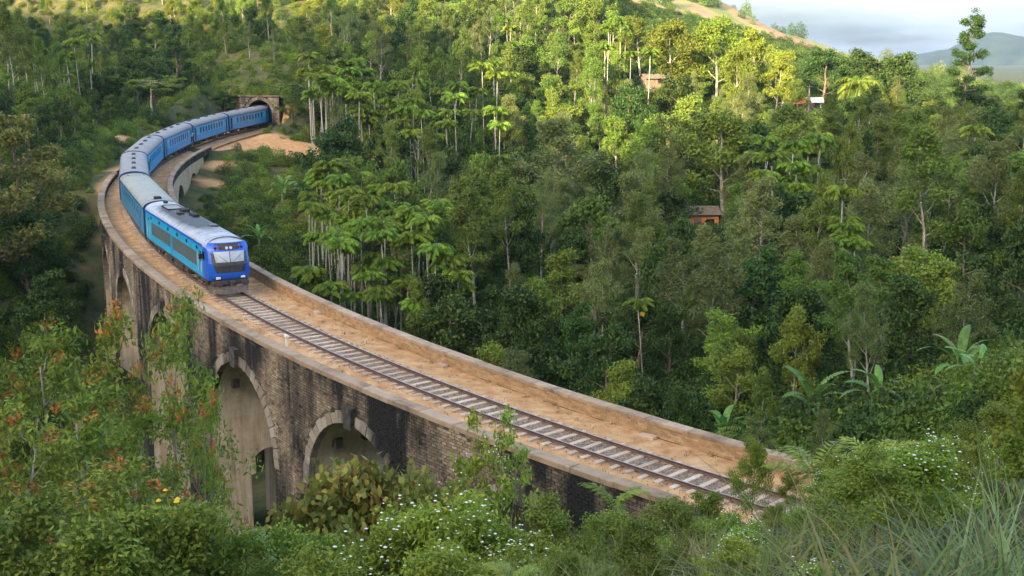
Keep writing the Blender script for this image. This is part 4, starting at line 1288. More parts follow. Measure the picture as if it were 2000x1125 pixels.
def proto_tree(key, seed, bark, leafm, h, trunk_r, cb, cr, nb, ntip, clump, per, L, Wd, **kw):
    r = np.random.default_rng(seed)
    flat = kw.pop('flat', .7)
    mb, tips = tree_skeleton(r, h, trunk_r, cb, cr, nb, n_tip=ntip, **kw)
    V, Q = foliage(r, tips, clump, per, L, Wd, flat)
    PROTO[key] = (mb.mesh('trunk', M[bark], True), quad_mesh('crown', V, Q, M[leafm]), float(np.quantile(V[:, 2], .985)))


for i in range(3):
    proto_tree('broad%d' % i, 100 + i, 'bark_brown', 'leaf_mid', 10, .22, .24, 3.9, 12, 5, 1.05, 85, .33, .19)
    proto_tree('dark%d' % i, 110 + i, 'bark_brown', 'leaf_dark', 10, .24, .2, 4.2, 13, 5, 1.1, 90, .34, .2)
    proto_tree('light%d' % i, 120 + i, 'bark_pale', 'leaf_light', 10, .18, .24, 3.4, 12, 5, 1.0, 85, .30, .18)
    proto_tree('feather%d' % i, 130 + i, 'bark_pale', 'leaf_grey', 14, .20, .32, 3.7, 15, 6, .95, 70, .30, .12, rise=.8, lean=.03)
    proto_tree('tall%d' % i, 140 + i, 'bark_pale', 'leaf_mid', 16, .17, .42, 3.1, 14, 5, .95, 72, .30, .15, rise=.9, lean=.05)
proto_tree('brownish0', 150, 'bark_brown', 'leaf_brownish', 11, .3, .2, 4.2, 14, 6, .95, 90, .26, .14)
proto_tree('sunny0', 160, 'bark_pale', 'leaf_yellow', 11, .2, .25, 4.3, 14, 6, 1.1, 90, .31, .18)
proto_tree('sunny1', 161, 'bark_pale', 'leaf_yellow', 12, .2, .28, 3.6, 14, 6, 1.0, 85, .31, .17)
proto_tree('umbrella0', 170, 'bark_pale', 'leaf_light', 8, .2, .72, 4.2, 9, 7, .8, 80, .25, .14, layered=.8, rise=.5, top_r=.9, flat=.35)
proto_tree('tiered0', 180, 'bark_brown', 'leaf_dark', 20, .3, .40, 3.0, 22, 6, .95, 85, .28, .15, layered=.55, rise=.6, top_r=.45, flat=.55, lean=.03)
mb, tips = tree_skeleton(np.random.default_rng(190), 13, .16, .45, 2.6, 12, n_tip=7, rise=1.1)
PROTO['bare0'] = (mb.mesh('trunk', M['bark_pale'], True), None, 13)


def frond(r, L, a0, a1, nl, ll, lw, droop=.5, seg=8, spread=1.0, t0=.12):
    """pinnate leaf along +x, rising at angle a0 and bending to a1; returns list of (verts, quads)"""
    t = np.linspace(0, 1, seg + 1)
    ang = a0 + (a1 - a0) * t
    P = np.zeros((seg + 1, 3))
    for i in range(seg):
        am = (ang[i] + ang[i + 1]) / 2
        P[i + 1] = P[i] + np.array([math.cos(am), 0, math.sin(am)]) * L / seg
    w = np.linspace(.03, .006, seg + 1) * (L / 2)
    V = []
    for i in range(seg + 1): V += [P[i] + np.array([0, w[i], 0]), P[i] - np.array([0, w[i], 0])]
    Q = np.array([(2 * i, 2 * i + 1, 2 * i + 3, 2 * i + 2) for i in range(seg)])
    out = [(np.array(V), Q)]
    tt = np.linspace(t0, 1, nl)
    B = np.stack([np.interp(tt, t, P[:, k]) for k in range(3)], -1)
    A = np.interp(tt, t, ang)
    fw = np.stack([np.cos(A), np.zeros(nl), np.sin(A)], -1)
    ln = ll * np.sin(np.pi * (.15 + .8 * tt)) ** .6
    for sgn in (-1, 1):
        d = fw * (.45 + .4 * tt[:, None]) + np.array([0, sgn * spread, 0]) + r.normal(0, .12, (nl, 3))
        d[:, 2] -= droop * r.uniform(.5, 1.3, nl)
        d = unit(d)
        l_ = ln[:, None]
        sag = np.array([0, 0, -.18 * droop])
        ww = fw * lw * .5
        V = np.stack([B, B + d * l_ * .45 + ww, B + d * l_ + sag * l_, B + d * l_ * .45 - ww], 1).reshape(-1, 3)
        out.append((V, np.arange(nl * 4).reshape(-1, 4)))
    return out


def rotz(V, a):
    c, s = math.cos(a), math.sin(a)
    return V @ np.array([[c, s, 0], [-s, c, 0], [0, 0, 1]])


def proto_palm(key, seed, h, nf, fl, ll, lw, leafm, tr, lean=.03, nl=15, droop=.5, a1=-.7, a_sp=70):
    r = np.random.default_rng(seed)
    dx, dy = r.normal(0, lean * h, 2)
    pts = [(dx * t ** 1.4, dy * t ** 1.4, h * t) for t in np.linspace(0, 1, 8)]
    top = np.array(pts[-1]); pts[0] = (0, 0, -.8)
    mb = MB(); mb.tube(pts, [tr * 1.25] + [tr * q for q in np.linspace(1, .75, 7)], 7)
    tk = mb.mesh('trunk', M['bark_palm'], True)
    sh = MB(); sh.tube([top, top + np.array([0, 0, .7])], [tr * .95, tr * .5], 7)
    parts = []
    for i in range(nf):
        a0 = R(84 - a_sp * (i / max(nf - 1, 1))) + r.normal(0, .06)
        for V, Q in frond(r, fl * r.uniform(.85, 1.1), a0, a1 - .25 * i / nf + r.normal(0, .1), nl, ll, lw, droop):
            parts.append((rotz(V, i * 2.4 + r.uniform(-.25, .25)) + top + np.array([0, 0, .55]), Q, 0))
    V, Q, mi = merge(parts)
    PROTO[key] = (tk, quad_mesh('crown', V, Q, M[leafm]), h + .6)
    shm = sh.mesh('crown_shaft', M['stem_green'], True)
    PROTO[key + '_shaft'] = shm


for i in range(4):
    proto_palm('areca%d' % i, 200 + i, 9.5 + i * .9, 13, 1.75 + .1 * i, .68, .19, 'leaf_palm', .07, lean=.02 + .02 * (i == 2), nl=18, droop=.75, a1=-.75, a_sp=46)
proto_palm('coconut0', 220, 7, 22, 3.9, .85, .11, 'leaf_light', .16, nl=34, droop=.8, a1=-1.0)
proto_palm('lowpalm0', 221, .6, 12, 2.9, .6, .07, 'leaf_light', .14, nl=30, droop=.5, a1=-.35)


def banana_leaf_mesh(seed, L=2.4, Wd=.47, a0=1.2, a1=-.5):
    r = np.random.default_rng(seed)
    seg = 14
    t = np.linspace(0, 1, seg + 1); ang = a0 + (a1 - a0) * t ** 1.2
    P = np.zeros((seg + 1, 3))
    for i in range(seg): P[i + 1] = P[i] + np.array([math.cos(ang[i]), 0, math.sin(ang[i])]) * L / seg
    wd = Wd * np.sin(np.pi * np.clip(.02 + .98 * t, 0, 1)) ** .55 * .5; wd[:2] = .03
    V, Q = [], []
    for i in range(seg):
        for sg in (-1, 1):
            gap = .12 * r.random()
            dz = .12 + .10 * r.random()
            b0, b1 = P[i], P[i + 1]
            e0 = b0 + np.array([.05, sg * wd[i], .0]) + np.array([gap * .4, 0, dz * wd[i] - .25 * wd[i] * t[i]]); e1 = b1 + np.array([.05 - gap * .5, sg * wd[i + 1], dz * wd[i + 1] - .25 * wd[i + 1] * t[i]])
            k = len(V); V += [b0, b1, e1, e0]; Q.append((k, k + 1, k + 2, k + 3))
    return quad_mesh('leaf', np.array(V), np.array(Q), M['leaf_banana'])


BLEAF = [banana_leaf_mesh(300, a0=1.35, a1=-.15), banana_leaf_mesh(301, L=2.5, a0=1.1, a1=-.8), banana_leaf_mesh(302, L=2.2, a0=.85, a1=-1.1)]
mb = MB(); mb.tube([(0, 0, -.5), (.03, 0, .8), (.05, .02, 1.6), (.06, .02, 2.2)], [.17, .14, .11, .07], 9); BSTEM = mb.mesh('stem', M['stem_green'], True)


def banana(loc, scale, label, seed, n=10, rz=None):
    r = random.Random(seed)
    root = empty('banana_plant', loc, (0, 0, r.uniform(0, 6.28) if rz is None else rz)); root.scale = (scale,) * 3
    tag(root, label, 'banana plant', 'banana plants')
    link('stem', BSTEM, root)
    for i in range(n):
        o = link('leaf', BLEAF[0 if i < n * .35 else 1 if i < n * .7 else 2], root)
        o.location = (.06, .02, 2.15 - .05 * i); o.rotation_euler = (r.uniform(-.25, .25), r.uniform(-.1, .1), i * 2.4 + r.uniform(-.3, .3)); o.scale = (r.uniform(.85, 1.15),) * 3
    return root


NAMES = {'broad': ('broadleaf_tree', 'tree'), 'dark': ('evergreen_tree', 'tree'), 'light': ('broadleaf_tree', 'tree'), 'feather': ('slender_tree', 'tree'), 'tall': ('slender_tree', 'tree'), 'brownish': ('broadleaf_tree', 'tree'), 'sunny': ('broadleaf_tree', 'tree'),
         'umbrella': ('umbrella_tree', 'tree'), 'tiered': ('tiered_tree', 'tree'), 'bare': ('bare_tree', 'tree'), 'areca': ('areca_palm', 'palm'), 'coconut': ('coconut_palm', 'palm'), 'lowpalm': ('young_palm', 'palm')}
LOOK = {'broad': 'mid green broadleaf tree', 'dark': 'dense dark green broadleaf tree', 'light': 'light green bushy tree', 'feather': 'slender grey green tree', 'tall': 'tall thin pale stemmed tree', 'brownish': 'brown tinged spreading tree', 'sunny': 'yellow green sunlit tree',
        'umbrella': 'flat topped light green tree', 'tiered': 'tall dark tree with tiers of foliage', 'bare': 'leafless pale branched tree', 'areca': 'slim pale trunked areca palm', 'coconut': 'coconut palm', 'lowpalm': 'low feathery palm'}


def put_tree(key, loc, scale=1.0, label=None, group=None, rz=None, lean=None, sxy=1.0):
    if group == 'trees of the wood': lean = (random.gauss(0, .05), random.gauss(0, .05)); sxy = random.uniform(.66, 1.02); scale *= 1.14
    kind = key.rstrip('0123456789')
    tk, cr_, h = PROTO[key]
    nm, cat = NAMES[kind]
    root = empty(nm, loc, (0 if lean is None else lean[0], 0 if lean is None else lean[1], random.uniform(0, 6.283) if rz is None else rz))
    root.scale = (scale * sxy * random.uniform(.92, 1.08), scale * sxy, scale)
    link('trunk', tk, root)
    if cr_ is not None: link('crown', cr_, root)
    for pn, pm in PROTO.get(key + '_x', ()): link(pn, pm, root)
    if key + '_shaft' in PROTO: link('crown_shaft', PROTO[key + '_shaft'], root)
    tag(root, label or LOOK[kind], cat, group)
    return root


def zone(px, py):
    """where in the picture a plant stands, in words one can check"""
    if px < 250 and py > 430: return 'on the low ground left of the viaduct piers'
    if px < 420 and py > 225: return 'on the bank left of the curving train'
    if px < 440: return 'on the shaded slope left of the tunnel' if py > 75 else 'on the sunlit hilltop at upper left'
    if px < 640 and py < 200: return 'on the hill above the tunnel mouth' if py > 75 else 'on the sunlit hilltop over the tunnel'
    if px < 760 and py > 360: return 'in the hollow just behind the train'
    if px < 780: return 'behind the orange dirt yard'
    if px < 1180:
        if py < 120: return 'on the upper slope at top centre'
        if py < 330: return 'on the middle slope right of the dirt yard'
        return 'in the wood just beyond the long parapet'
    if px < 1580:
        if py < 165: return 'on the ridge left of the red roofed hut'
        if py < 380: return 'on the slope below the ridge, right of centre'
        if py < 600: return 'in the thick of the wood, right of centre'
        return 'at the foot of the wood behind the parapet end'
    if py < 215: return 'on the skyline between hut and far mountain'
    if py < 420: return 'on the right hand slope below the skyline'
    if py < 620: return 'in the right hand wood at half height'
    return 'at the foot of the right hand wood'

# ------------------------------------------------------------------ placed trees that stand out in the photograph
TAKEN = []
LANDMARKS = [(1795, 500, 'the tallest pale trunk'), (1385, 640, 'the forked pale tree'), (1080, 330, 'the large grey green tree'), (822, 340, 'the leafless white tree'), (1412, 300, 'the rounded light tree'), (1672, 215, 'the coconut palm'), (1552, 195, 'the red roofed shed'), (1368, 412, 'the orange walled hut'),
             (1275, 130, 'the grey roofed hut'), (782, 235, 'the drab hut'), (764, 262, 'the red flowering shrub'), (498, 200, 'the tunnel mouth'), (298, 170, 'the flat topped tree'), (45, 350, 'the brown tinged tree'), (100, 160, 'the white trunks'), (1582, 790, 'the big banana plant'), (1258, 650, 'the yellow flowered palm'),
             (1120, 580, 'the reddish brown tree'), (980, 400, 'the lone areca palm'), (1545, 470, 'the right hand areca grove'), (740, 520, 'the near areca grove'), (685, 260, 'the yard side areca grove'), (1880, 120, 'the tall tiered tree'), (1870, 760, 'the right hand banana plants'), (1400, 80, 'the sunlit ridge trees'), (640, 90, 'the yellowish hillside tree'), (1140, 500, 'the upright banana plant'), (560, 290, 'the orange dirt yard'), (1690, 130, 'the dark skyline trees'), (1020, 390, 'the forked white stem')]


def beside(px, py):
    d = [((px - a) ** 2 + ((py - b) * 1.2) ** 2) ** .5 for a, b, c in LANDMARKS]
    i = int(np.argmin(d)); a, b, c = LANDMARKS[i]
    dx, dy = px - a, py - b
    far_ = '' if d[i] < 70 else 'some way ' if d[i] < 150 else 'well '
    if abs(dx) > 1.4 * abs(dy): w = 'left of' if dx < 0 else 'right of'
    elif abs(dy) > 1.4 * abs(dx): w = 'above' if dy < 0 else 'below'
    else: w = ('above and ' if dy < 0 else 'below and ') + ('left of' if dx < 0 else 'right of')
    return far_ + w + ' ' + c




def hero(key, px, pbase, dist, ptop, label, rz=None, sxy=1.0, lean=None, group=None):
    """stand a tree on the ground under image column px, tall enough to reach image row ptop"""
    x, y, z = on_ground(px, pbase, dist)
    top = at(px, ptop, dist)[2]
    h = PROTO[key][2]
    sc = max((top - z) / h, .25)
    TAKEN.append((x, y, 3.0))
    return put_tree(key, (x, y, z), sc, label, group, rz, lean, sxy)


hero('tall0', 1795, 752, 96, 250, 'tallest straight pale trunk in the right hand wood', sxy=.95)
hero('feather1', 1385, 800, 84, 480, 'forked pale tree standing behind the end of the parapet')
hero('feather0', 1080, 440, 140, 235, 'large pale grey green tree leaning out over the middle of the wood', sxy=1.25)
hero('bare0', 822, 440, 162, 255, 'leafless white branched tree above the areca palms')
hero('tall1', 895, 260, 205, 60, 'tall white stemmed tree above the dirt yard palms', sxy=.7)
hero('tall2', 1020, 470, 158, 300, 'forked white stemmed tree in the middle of the wood', sxy=.8)
hero('light0', 1412, 420, 150, 225, 'rounded light green tree on the slope below the ridge', sxy=1.15)
hero('light1', 1290, 470, 145, 330, 'compact light green tree left of the orange walled hut')
hero('light2', 1335, 330, 175, 190, 'light green tree below the sunlit ridge trees')
hero('coconut0', 1672, 290, 190, 172, 'drooping coconut palm right of the bare earth bank', rz=.5)
for px, top, d, key, sxy in [(1250, 35, 235, 'sunny1', 1.0), (1310, 45, 222, 'sunny0', 1.1), (1400, 38, 222, 'sunny0', .95), (1470, 60, 215, 'sunny1', .9), (1355, 70, 226, 'light0', 1.0), (1440, 95, 205, 'sunny0', .8), (1515, 105, 205, 'sunny1', .8), (1195, 25, 245, 'light1', 1.0)]:
    hero(key, px, 190, d, top, {1250: 'sunlit yellow tree at the left end of the ridge', 1310: 'broad sunlit yellow tree on the ridge', 1400: 'tallest yellow green tree on the ridge', 1470: 'slim sunlit tree near the bare hillside', 1355: 'light green tree between two yellow ridge trees', 1440: 'low sunlit tree in front of the ridge trees', 1515: 'sunlit tree just left of the hut', 1195: 'light green tree where ridge and hillside meet'}[px], sxy=sxy, group='sunlit trees on the ridge')
hero('dark0', 1608, 215, 228, 98, 'round dark tree on the skyline next to the hut', sxy=1.25)
hero('dark1', 1690, 215, 228, 100, 'dark round crowned tree in the middle of the skyline', sxy=1.2)
hero('dark2', 1742, 220, 224, 108, 'dark skyline tree just left of the tall tiered tree', sxy=1.1)
hero('dark0', 1815, 230, 200, 186, 'dark bushy tree below the far mountain, left of the tiered tree', sxy=1.3)
hero('dark1', 1900, 240, 190, 170, 'dark bushy tree under the tall tiered tree', sxy=1.2)
hero('dark2', 1965, 240, 195, 208, 'dark tree at the right end of the skyline', sxy=1.3)
hero('tiered0', 1880, 240, 186, 32, 'tall dark tree with tiers of foliage in front of the far mountain', sxy=.85)
hero('tiered0', 2010, 300, 150, 105, 'dark tiered tree cut by the right edge', sxy=.7, rz=1.2)
hero('umbrella0', 298, 262, 195, 150, 'flat topped light green tree on the bank behind the curving train', sxy=1.25)
hero('brownish0', 45, 500, 118, 225, 'brown tinged spreading tree at the left edge', sxy=1.15)
hero('brownish0', -60, 480, 110, 260, 'brown tinged tree cut by the left edge', sxy=1.0, rz=2.0)
hero('brownish0', 1120, 640, 105, 525, 'reddish brown leaved tree behind the middle of the parapet', sxy=1.5, rz=1.0)
hero('broad0', 572, 262, 214, 188, 'rounded bushy tree right of the tunnel mouth', sxy=1.5)
hero('dark1', 440, 235, 222, 178, 'dark bushy tree left of the tunnel mouth', sxy=1.2)
hero('sunny0', 640, 130, 255, 48, 'yellowish tree on the slope above the tunnel', sxy=1.4)
WT = ['third', 'fourth', 'fifth', 'sixth', 'rightmost', 'seventh', 'leftmost']
for i, (px, pb, d, top) in enumerate([(38, 262, 198, 20), (48, 250, 205, 35), (82, 255, 200, 60), (95, 262, 190, 75), (130, 268, 186, 85), (64, 240, 215, 20), (22, 230, 220, 5)]):
    hero('tall%d' % (i % 3), px, pb, d, top, WT[i] + ' thin white trunked tree in the clump at upper left', sxy=.6, group='white trunked trees at upper left')

# areca palm groves
def grove(cx, cy, sx, sy, n, dist0, ddist, label, group, smin=.8, smax=1.1, seed=0):
    r = random.Random(seed)
    for i in range(n):
        f = i / n
        px = min(max(r.gauss(cx, sx), cx - 1.5 * sx), cx + 1.5 * sx); t = r.random()
        d = dist0 + ddist * t
        x, y, z = on_ground(px, cy, d)
        k = r.randrange(4)
        sc_ = r.uniform(smin, smax)
        side_ = 'leftward ' if px < cx - sx * .6 else 'rightward ' if px > cx + sx * .6 else 'midmost '
        put_tree('areca%d' % k, (x, y, z), sc_, side_ + ('tall ' if sc_ > (smin + smax) / 2 else 'short ') + ('rear ' if t > .5 else 'front ') + label, group, lean=(r.uniform(-.05, .05), r.uniform(-.05, .05)))


grove(690, 380, 52, 0, 56, 172, 28, 'palm in the areca grove beside the dirt yard', 'areca palms beside the dirt yard', .95, 1.25, 1)
grove(700, 560, 62, 0, 58, 100, 32, 'palm of the areca grove behind the parapet near the train', 'areca palms behind the parapet', .8, 1.05, 2)
grove(800, 600, 58, 0, 38, 96, 26, 'palm of the areca grove behind the parapet near the train', 'areca palms behind the parapet', .75, 1.0, 3)
grove(1545, 560, 52, 0, 36, 112, 26, 'palm of the areca grove in the right hand wood', 'areca palms in the right hand wood', .8, 1.1, 4)
grove(880, 330, 60, 0, 26, 165, 40, 'areca palm on the middle slope above the wood', 'areca palms on the middle slope', .9, 1.25, 5)
grove(1130, 190, 90, 0, 14, 200, 40, 'areca palm on the upper slope at centre', 'areca palms on the upper slope', .9, 1.2, 6)
grove(1850, 560, 60, 0, 9, 105, 30, 'areca palm near the right edge of the wood', 'areca palms at the right edge', .8, 1.1, 7)
grove(110, 160, 45, 0, 7, 190, 25, 'areca palm among the white trunks at upper left', 'areca palms at upper left', .9, 1.2, 8)
grove(1640, 690, 20, 0, 6, 88, 8, 'slim areca palm leaning right at the foot of the wood', 'leaning areca palms', .8, .95, 9)
x, y, z = on_ground(980, 500, 150); put_tree('areca1', (x, y, z), 1.0, 'lone areca palm standing clear in the middle of the wood'); TAKEN.append((x, y, 2))
x, y, z = on_ground(1258, 770, 80); p_ = put_tree('areca2', (x, y, z), .68, 'areca palm with a yellow flower cluster behind the parapet'); TAKEN.append((x, y, 2))
fb = MB()
for i in range(40):
    a, b = random.uniform(0, 6.28), random.uniform(.3, 1.0)
    fb.tube([(0, 0, 0), (math.cos(a) * .28 * b, math.sin(a) * .28 * b, -.1 - .35 * random.random())], [.05, .045], 5)
o = fb.build('flower_cluster', M['flower_yellow'], p_); o.location = (.25, -.3, 11.0)

# bananas
for i, (px, pb, d, sc, lab) in enumerate([
    (1412, 850, 66, 1.0, 'banana plant behind the far end of the parapet, leftmost of the row'), (1582, 850, 62, 1.25, 'big banana plant right of the parapet end'), (1712, 850, 58, 1.05, 'banana plant above the white flowering shrubs'),
    (1870, 800, 58, 1.1, 'banana plant half hidden at the right side of the wood'), (1905, 830, 54, .9, 'small banana plant by the right hand bank'),
    (552, 400, 158, 1.35, 'banana plant on the brown slope behind the train'), (592, 405, 160, 1.2, 'second banana plant on the brown slope, nearer the palms'), (508, 480, 138, 1.3, 'banana plant in the bushes behind the engine car roof'), (628, 410, 156, 1.1, 'banana plant under the areca palms of the yard'),
    (1140, 530, 138, 1.3, 'banana plant with upright leaves in the middle of the wood'), (1210, 470, 146, 1.2, 'banana plant on the slope left of the orange walled hut'), (1232, 455, 150, 1.2, 'banana plant close to the orange walled hut'),
    (1050, 240, 200, 1.3, 'banana plant high on the middle slope'), (1262, 262, 188, 1.3, 'banana plant below the ridge'), (1855, 470, 132, 1.2, 'banana plant beside the tall trunk in the right hand wood'), (1190, 760, 84, .8, 'low banana plant close behind the parapet')]):
    x, y, z = on_ground(px, pb, d)
    banana((x, y, z - .1), sc * .88, lab, 500 + i); TAKEN.append((x, y, 2.0))
x, y, z = on_ground(1480, 850, 62); put_tree('lowpalm0', (x, y, z), 1.0, 'low feathery palm between two banana plants behind the parapet end'); TAKEN.append((x, y, 2))

# ------------------------------------------------------------------ the rest of the wood
cand = []
r_ = random.Random(77)
grid = {}
tries = 0
while tries < 16000:
    tries += 1
    y = r_.uniform(52, 318); x = y * r_.uniform(-.56, .56)
    cand.append((x, y))
cand = np.array(cand)
cs_, co_ = track_coords(cand[:, 0], cand[:, 1])
cz = height(cand[:, 0], cand[:, 1], (cs_, co_))
csoil = soil_amount(cand[:, 0], cand[:, 1], cs_, co_)
ppx = to_px(np.stack([cand[:, 0], cand[:, 1], cz], -1)); tpx = to_px(np.stack([cand[:, 0], cand[:, 1], cz + 9], -1))
count = {'broadleaf_tree': 0, 'slender_tree': 0, 'evergreen_tree': 0}
placed = [(a, b, c) for a, b, c in TAKEN]
cell = {}


def near_any(x, y, rad):
    i, j = int(x // 6), int(y // 6)
    for a in (-1, 0, 1):
        for b in (-1, 0, 1):
            for (u, v, q) in cell.get((i + a, j + b), ()):
                if (u - x) ** 2 + (v - y) ** 2 < min(rad, q) ** 2 * 1.0: return True
    return False


def put_cell(x, y, q): cell.setdefault((int(x // 6), int(y // 6)), []).append((x, y, q))


for a in placed: put_cell(*a)
UNDER = []
for i in range(len(cand)):
    x, y = cand[i]; s, o = cs_[i], co_[i]
    px, py = ppx[i]; qx, qy = tpx[i]
    if px < -150 or px > 2150 or qy > 1000 or py < -120: continue
    if abs(o) < (8.5 if s < 160 else 6.5) and s < 212 and s > -20: continue
    if o < 0 and s < 118 and not (px < 190 and 330 < py < 900): continue             # outer side is the foreground's
    if csoil[i] > .35: continue
    if o > 0 and 110 < s < 205 and o < 34 and 370 < px < 640 and 290 < py < 560: UNDER.append(i); continue   # low scrub slope
    if o > 0 and 375 < px < 650 and 200 < qy < 560 and y < 212: UNDER.append(i); continue
    if px < 1500 and y < 62 and o < 8: continue
    if px > 1650 and y < 60: continue
    if o < 0 and 118 <= s < 215 and o > -14: UNDER.append(i); continue
    if 480 < px < 640 and 60 < py < 175 and r_.random() < .6: UNDER.append(i); continue
    if 440 < px < 640 and 170 < py < 340 and y < 228: continue
    if 455 < px < 560 and 150 < py < 260: continue
    # keep sight lines of the skyline and the huts open
    if any(y < hd_ + 3 and abs(px - hx_) < 62 and qy - 25 < hy_ < py + 10 for hx_, hy_, hd_ in ((1552, 190, 216), (1590, 190, 219), (1368, 412, 150), (1275, 118, 232))): continue
    if 1530 < px < 1660 and 190 < py < 290: continue
    if px > 1180 and y > 236: continue
    nzv = vnoise(np.array([x]), np.array([y]), .045, 41)[0]; nz2 = vnoise(np.array([x]), np.array([y]), .11, 42)[0]
    sp = 4.0 + (y - 60) * .005 + 1.0 * nz2
    if near_any(x, y, sp): continue
    u = r_.random()
    if py < 80 and px < 1100: kind = 'sunny' if u < .3 else 'light' if u < .65 else 'broad'
    elif px > 1050 and 380 < py: kind = ('feather' if u < .34 else 'tall' if u < .52 else 'broad' if u < .72 else 'dark' if u < .88 else 'light')
    elif px < 420: kind = 'dark' if u < .4 else 'broad' if u < .8 else 'light'
    else: kind = ('light' if u < .18 + .2 * nzv else 'broad' if u < .5 else 'dark' if u < .66 else 'feather' if u < .82 else 'tall')
    nm = NAMES[kind][0]
    if count[nm] >= 292: continue
    sc = r_.uniform(.62, 1.08)
    k = '%s%d' % (kind, r_.randrange({'sunny': 2}.get(kind, 3)))
    if y < 75: sc *= .62
    elif y < 95: sc *= .8
    if kind in ('feather', 'tall'): sc *= .78
    if px > 1500 and 215 > py: sc *= .55
    elif px > 1180 and y > 195: sc *= .72
    if px < 640 and py < 220: sc *= .72
    if o < 0 and px < 250: sc *= .7
    if o > 0 and o < 14 and s < 110: sc *= .75
    lim_ = 196 if px > 1755 else 112 if px > 1560 else -999
    while sc > .2 and to_px(np.array([(x, y, cz[i] + PROTO[k][2] * sc * 1.14)]))[0][1] < lim_: sc *= .85
    mid_ = to_px(np.array([(x, y, cz[i] + PROTO[k][2] * sc * .6)]))[0]
    put_tree(k, (x, y, cz[i]), sc, ' '.join((('small ' if sc < .6 else 'big ' if sc > .85 else '') + LOOK[kind] + ' ' + beside(*mid_)).split()[:16]), 'trees of the wood')
    count[nm] += 1
    put_cell(x, y, 5.5)
print('wood', count, 'understory', len(UNDER))

# ------------------------------------------------------------------ undergrowth: one mass of bushes over the slopes
ucol = bpy.data.collections.new('undergrowth_sources')
for i, (lm, h, rr, lf) in enumerate([('leaf_mid', 1.5, 1.2, .26), ('leaf_dark', 1.7, 1.3, .28), ('leaf_light', 1.2, 1.1, .22), ('leaf_palm', 1.0, .9, .30), ('leaf_yellow', .8, .9, .22), ('leaf_dry', .5, .8, .25)]):
    r = np.random.default_rng(400 + i)
    n = 780
    lf *= .74
    d = unit(r.normal(size=(n, 3))); d[:, 2] = np.abs(d[:, 2])
    lob = 1 + .35 * np.sin(3 * np.arctan2(d[:, 1], d[:, 0]) + i) * (1 - d[:, 2])
    C = d * (r.random((n, 1)) ** .35) * lob[:, None] * np.array([rr, rr, h])
    V, Q = leaves(C, lf, lf * .55, r, .5, d)
    ob = bpy.data.objects.new('bush_source_%d' % i, quad_mesh('undergrowth_bush', V, Q, M[lm])); ucol.objects.link(ob)

ng = bpy.data.node_groups.new('scatter', 'GeometryNodeTree')
ng.interface.new_socket('Geometry', in_out='INPUT', socket_type='NodeSocketGeometry'); ng.interface.new_socket('Geometry', in_out='OUTPUT', socket_type='NodeSocketGeometry')
gi, go = ng.nodes.new('NodeGroupInput'), ng.nodes.new('NodeGroupOutput')
iop = ng.nodes.new('GeometryNodeInstanceOnPoints'); ci = ng.nodes.new('GeometryNodeCollectionInfo')
ci.inputs['Collection'].default_value = ucol; ci.inputs['Separate Children'].default_value = True; ci.inputs['Reset Children'].default_value = True
iop.inputs['Pick Instance'].default_value = True
def nattr(nm, ty):
    q = ng.nodes.new('GeometryNodeInputNamedAttribute'); q.data_type = ty; q.inputs[0].default_value = nm; return q.outputs[0]
ng.links.new(gi.outputs[0], iop.inputs['Points']); ng.links.new(ci.outputs[0], iop.inputs['Instance'])
ng.links.new(nattr('pick', 'INT'), iop.inputs['Instance Index']); ng.links.new(nattr('turn', 'FLOAT_VECTOR'), iop.inputs['Rotation']); ng.links.new(nattr('size', 'FLOAT_VECTOR'), iop.inputs['Scale'])
ng.links.new(iop.outputs[0], go.inputs[0])

r = np.random.default_rng(55)
N_U = 50000
uy = 46 + 280 * r.random(N_U) ** 1.0; ux = uy * r.uniform(-.56, .56, N_U)
us_, uo_ = track_coords(ux, uy)
uz = height(ux, uy, (us_, uo_)); usoil = soil_amount(ux, uy, us_, uo_)
up_ = to_px(np.stack([ux, uy, uz], -1))
lim = np.where(us_ < 160, 6.2, 5.2)
ok = (np.abs(uo_) > lim) | (us_ > 205.5)
ok &= (usoil < .5) | (r.random(N_U) < .10)
ok &= (up_[:, 0] > -180) & (up_[:, 0] < 2180) & (up_[:, 1] > -160) & (up_[:, 1] < 1300)
ok &= ~((uo_ < 0) & (us_ < 60) & (us_ > -30) & (uy < 40))
dens = np.where(uy < 100, 1.0, np.where(uy < 170, .8, .62))
ok &= r.random(N_U) < dens
bare_ = usoil[ok] >= .5
ux, uy, uz, usx, uox, upx = ux[ok], uy[ok], uz[ok], us_[ok], uo_[ok], up_[ok]
cov = [pt(sq, oq, 5.5 + (sq - 203.6) * .28) for sq, oq in zip(r.uniform(203.3, 210.5, 130), r.uniform(-5.6, 5.6, 130))]
cov = np.array(cov); cpx = to_px(cov)
ux, uy, uz = np.concatenate([ux, cov[:, 0]]), np.concatenate([uy, cov[:, 1]]), np.concatenate([uz, cov[:, 2]])
usx, uox = np.concatenate([usx, np.full(130, 215.0)]), np.concatenate([uox, np.full(130, 20.0)]); upx = np.concatenate([upx, cpx]); bare_ = np.concatenate([bare_, np.zeros(130, bool)])
nU = len(ux)
nz_u = vnoise(ux, uy, .07, 61) * .5 + r.normal(0, .35, nU)
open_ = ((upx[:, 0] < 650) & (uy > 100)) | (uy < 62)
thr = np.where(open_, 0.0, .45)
pick = np.where(nz_u < -.25 + thr, 1, np.where(nz_u < .2 + thr, 0, np.where(nz_u < .5 + thr, 2, 3)))  # darker bushes inside the wood: shade between trees put into their colour
sunny = (upx[:, 1] < 75) & (upx[:, 0] < 1150) & (r.random(nU) < .65); pick[sunny] = 4  # yellow bushes on the sunlit hilltop: sunlight put into the leaf colour
dry = (np.hypot(ux - at(590, 425, 152)[0], uy - 152) < 9) & (r.random(nU) < .6); pick[dry] = 5
